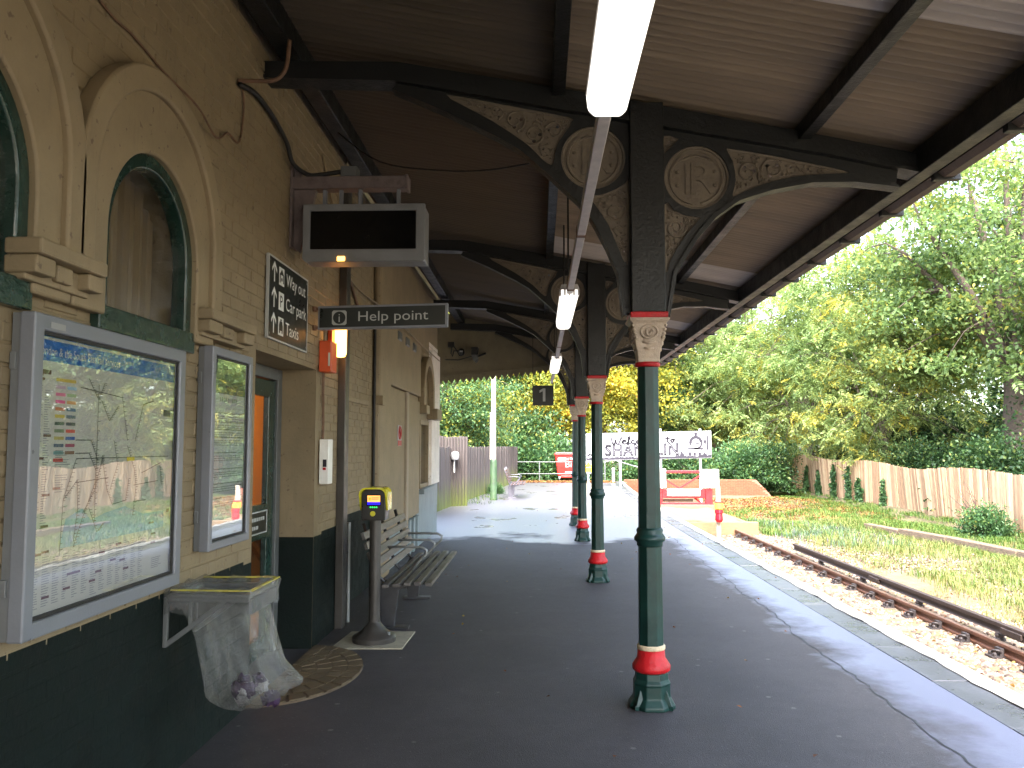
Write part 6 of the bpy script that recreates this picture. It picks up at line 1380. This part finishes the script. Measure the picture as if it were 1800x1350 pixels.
for i, (x, y, s_, rz, lab) in enumerate([(10.7, 41.0, .95, 0, 'dark ivy bush filling the corner left of the right fence'), (16.6, 46, 1.0, 50, 'ivy bush behind the far end of the right fence'), (16.3, 39, .85, 110, 'ivy bush behind the middle of the right fence'), (15.9, 33.6, .95, 200, 'ivy bush left of the oak trunk behind the fence'), (15.4, 28.6, 1.0, 260, 'ivy bush below the oak trunk behind the fence'), (15.8, 24.5, .9, 300, 'ivy bush behind the near end of the right fence'), (-1.8, 42.5, 1.5, 30, 'dark ivy mass behind the far end of the left fence'), (-5.5, 33, 1.3, 75, 'dark ivy bush behind the tall slatted screen'), (20, 37, 1.8, 10, 'deep shaded thicket behind the oak'), (19.5, 46, 1.9, 190, 'deep shaded thicket behind the ash trees')]): put(bB, (x, y, -.5 if x > 10 else -.1), rz, s_, lab)['group'] = 'ivy bushes behind the fences'
put(bC, (12.0, 22.9, -.86), 0, 1.0, 'small green shrub growing against the right fence')
put(bC, (-1.5, 28.0, 0), 50, .42, 'small bright green shrub behind the far bench'); 
# bare twiggy branch lying against the fence
m_ = MB(); rd = random.Random(12); b0 = Vector((12.25, 23.6, -.5))
for k in range(9):
    a = b0; d = Vector((-.15, rd.uniform(-.2, 1.1), rd.uniform(.3, 1.0))); P = [a]
    for s_ in range(5): P.append(P[-1] + d * .24 + Vector((rd.uniform(-.06, .06), rd.uniform(-.08, .08), rd.uniform(-.06, .06))))
    m_.tube(P, [.022, .018, .014, .010, .007, .004], 5)
tag(obj('bare_branch', m_, 'brown_dark', smooth=True), 'bare dark twigs of a dead branch leaning on the right fence', 'branch')
# ivy climbing the fence
for i, (y, h, w_, lab) in enumerate([(41.4, 1.35, .20, 'farthest ivy strand climbing the right fence'), (39.2, 1.2, .24, 'second farthest ivy strand on the right fence'), (37.1, 1.5, .18, 'tall narrow ivy strand on the far part of the right fence'), (35.4, 1.45, .18, 'ivy strand near the middle of the right fence'), (34.3, 1.0, .22, 'short wide ivy clump on the right fence'), (32.0, 1.05, .10, 'nearest thin ivy strand hanging on the right fence')]):
    n = int(1500 * w_ / .25); st = rng.integers(0, 4, n); z = rng.uniform(0, 1, n) ** 1.2 * np.array([1, .8, .62, .45])[st]
    yy_ = y + np.array([0, .35, -.3, .6])[st] * w_ * (1 + z) + .5 * w_ * np.sin(z * 5 + st * 1.7 + i) + rng.normal(0, 1, n) * w_ * .22 * (1.15 - .8 * z) * (1 + .6 * np.sin(z * 17 + st)); P = np.stack([12.68 + .025 * (yy_ - 20) + .10 * np.sin(yy_ * .45) - np.abs(rng.normal(0, .05, n)), yy_, -.8 + z * h + .1], 1); D = np.stack([-np.abs(rng.normal(.6, .3, n)), rng.normal(0, .5, n), rng.normal(-.6, .4, n)], 1)
    V, F = leaves_from(P, D, .12, .11); o = npmesh('climbing_ivy', V, F, 'leaf_bush', hue=rng.uniform(0, .8, n), nper=4); tag(o, lab, 'ivy', 'ivy strands on the right fence')
# far wood closing the view
def wood():
    rs = np.random.default_rng(77); n = 46000; nc = 420; cx_ = rs.uniform(-45, 60, nc); cy_ = 66 + rs.uniform(0, 12, nc) - np.abs(cx_ - 5) * .12; cz_ = rs.uniform(0, 10.5, nc) * (1 - .15 * np.sin(cx_ * .4)); ci = rs.integers(0, nc, n)
    P = np.stack([cx_[ci], cy_[ci], cz_[ci]], 1) + rs.normal(0, 1, (n, 3)) * np.array([1.3, 1.0, .9]); P[:, 2] = np.maximum(P[:, 2], .05); V, F = leaves_from(P, rs.normal(0, 1, (n, 3)), .42, .26, rs=rs)
    o = npmesh('distant_wood', V, F, 'leaf_mixed', hue=np.clip(rs.normal(.45, .25, n), 0, 1), nper=4); tag(o, 'distant mass of trees closing the view behind the autumn trees', 'wood', kind='stuff')
wood()
# grass, weeds, leaf litter
def blades(name, label, n, xr, yr, h, w_, mat, clump=None, droop=.5, zf=lambda x, y_: gz(x, y_) - .01, hue=None, pyf=1.4):
    if clump: k = clump; cx_ = rng.uniform(*xr, k); cy_ = yr[0] + (yr[1] - yr[0]) * rng.uniform(0, 1, k) ** pyf; ci = rng.integers(0, k, n); x = cx_[ci] + rng.normal(0, .16, n); y_ = cy_[ci] + rng.normal(0, .2, n)
    else: x = rng.uniform(*xr, n); y_ = yr[0] + (yr[1] - yr[0]) * rng.uniform(0, 1, n) ** pyf
    a = rng.uniform(0, 6.28, n); H_ = h * rng.uniform(.4, 1.25, n); b = np.stack([x, y_, zf(x, y_)], 1); d = np.stack([np.cos(a), np.sin(a), np.zeros(n)], 1); s_ = np.stack([-np.sin(a), np.cos(a), np.zeros(n)], 1) * w_; m1 = b + d * (H_ * droop * .25)[:, None] + np.array([0, 0, 1]) * (H_ * .6)[:, None]; tip = b + d * (H_ * droop)[:, None] + np.array([0, 0, 1]) * (H_ * (1 - .35 * droop))[:, None]
    V = np.stack([b - s_, b + s_, m1 + s_ * .7, tip, m1 - s_ * .7], 1).reshape(-1, 3); q = (np.arange(n) * 5)[:, None]; F = np.concatenate([q + np.array([[0, 1, 2]]), q + np.array([[0, 2, 4]]), q + np.array([[4, 2, 3]])], 0)
    o = npmesh(name, V, F, mat, hue=rng.uniform(0, 1, n) if hue is None else hue(n), nper=5); return tag(o, label, 'grass', kind='stuff')
blades('dry_grass', 'yellow dry grass between the third rail and the timber edging', 22000, (6.9, 10.2), (9, 27), .22, .006, 'grass_dry', 520, .7)
blades('short_grass', 'short green grass at the foot of the right fence', 42000, (10.0, 12.9), (14, 44), .15, .007, 'grass_green', 600, .6)
blades('rough_grass', 'mixed green weeds towards the brick wall', 12000, (6.3, 12), (23, 31), .20, .008, 'grass_green', 260, .6)
blades('blue_green_weeds', 'pale blue green weeds beside the end of the rails', 1500, (6.2, 8.8), (20, 27), .27, .008, 'weed_blue', 26, .35, pyf=1)
blades('straw_grass', 'straw coloured dead grass on the gravel', 14000, (6.3, 11.5), (9, 30), .16, .005, 'grass_dry', 300, .9, hue=lambda n: rng.uniform(.6, 1, n))
blades('fence_foot_weeds', 'bright green weeds along the foot of the left fence', 320, (-2.1, -1.45), (23, 31), .12, .008, 'grass_green', 60, .6, zf=lambda x, y_: np.zeros_like(x))
def litter(name, label, n, xr, yr, zf, s_=.06):
    x = rng.uniform(*xr, n); y_ = rng.uniform(*yr, n); P = np.stack([x, y_, zf(x, y_) + .008], 1); a = rng.uniform(0, 6.28, n); D = np.stack([np.cos(a), np.sin(a), rng.normal(.1, .2, n)], 1); V, F = leaves_from(P, D, s_, s_ * .7); o = npmesh(name, V, F, 'litter_leaf', hue=rng.uniform(0, 1, n), nper=4); tag(o, label, 'leaves', kind='stuff')
litter('fallen_leaves', 'orange fallen leaves along the far end of the platform', 2600, (-1.2, 3.3), (36.3, 38.0), lambda x, y_: np.zeros_like(x), .09)
litter('bank_leaves', 'brown fallen leaves in front of the brick wall', 8000, (5.6, 12), (28, 36.9), lambda x, y_: gz(x, y_) + .01, .09)
litter('platform_debris', 'few scattered dead leaves on the platform', 70, (-1.5, 2.9), (3.5, 22), lambda x, y_: np.full_like(x, .004), .035)
litter('track_leaves', 'scattered fallen leaves on the ballast', 900, (4.2, 7.5), (6, 23), lambda x, y_: np.full_like(x, -.835), .05)
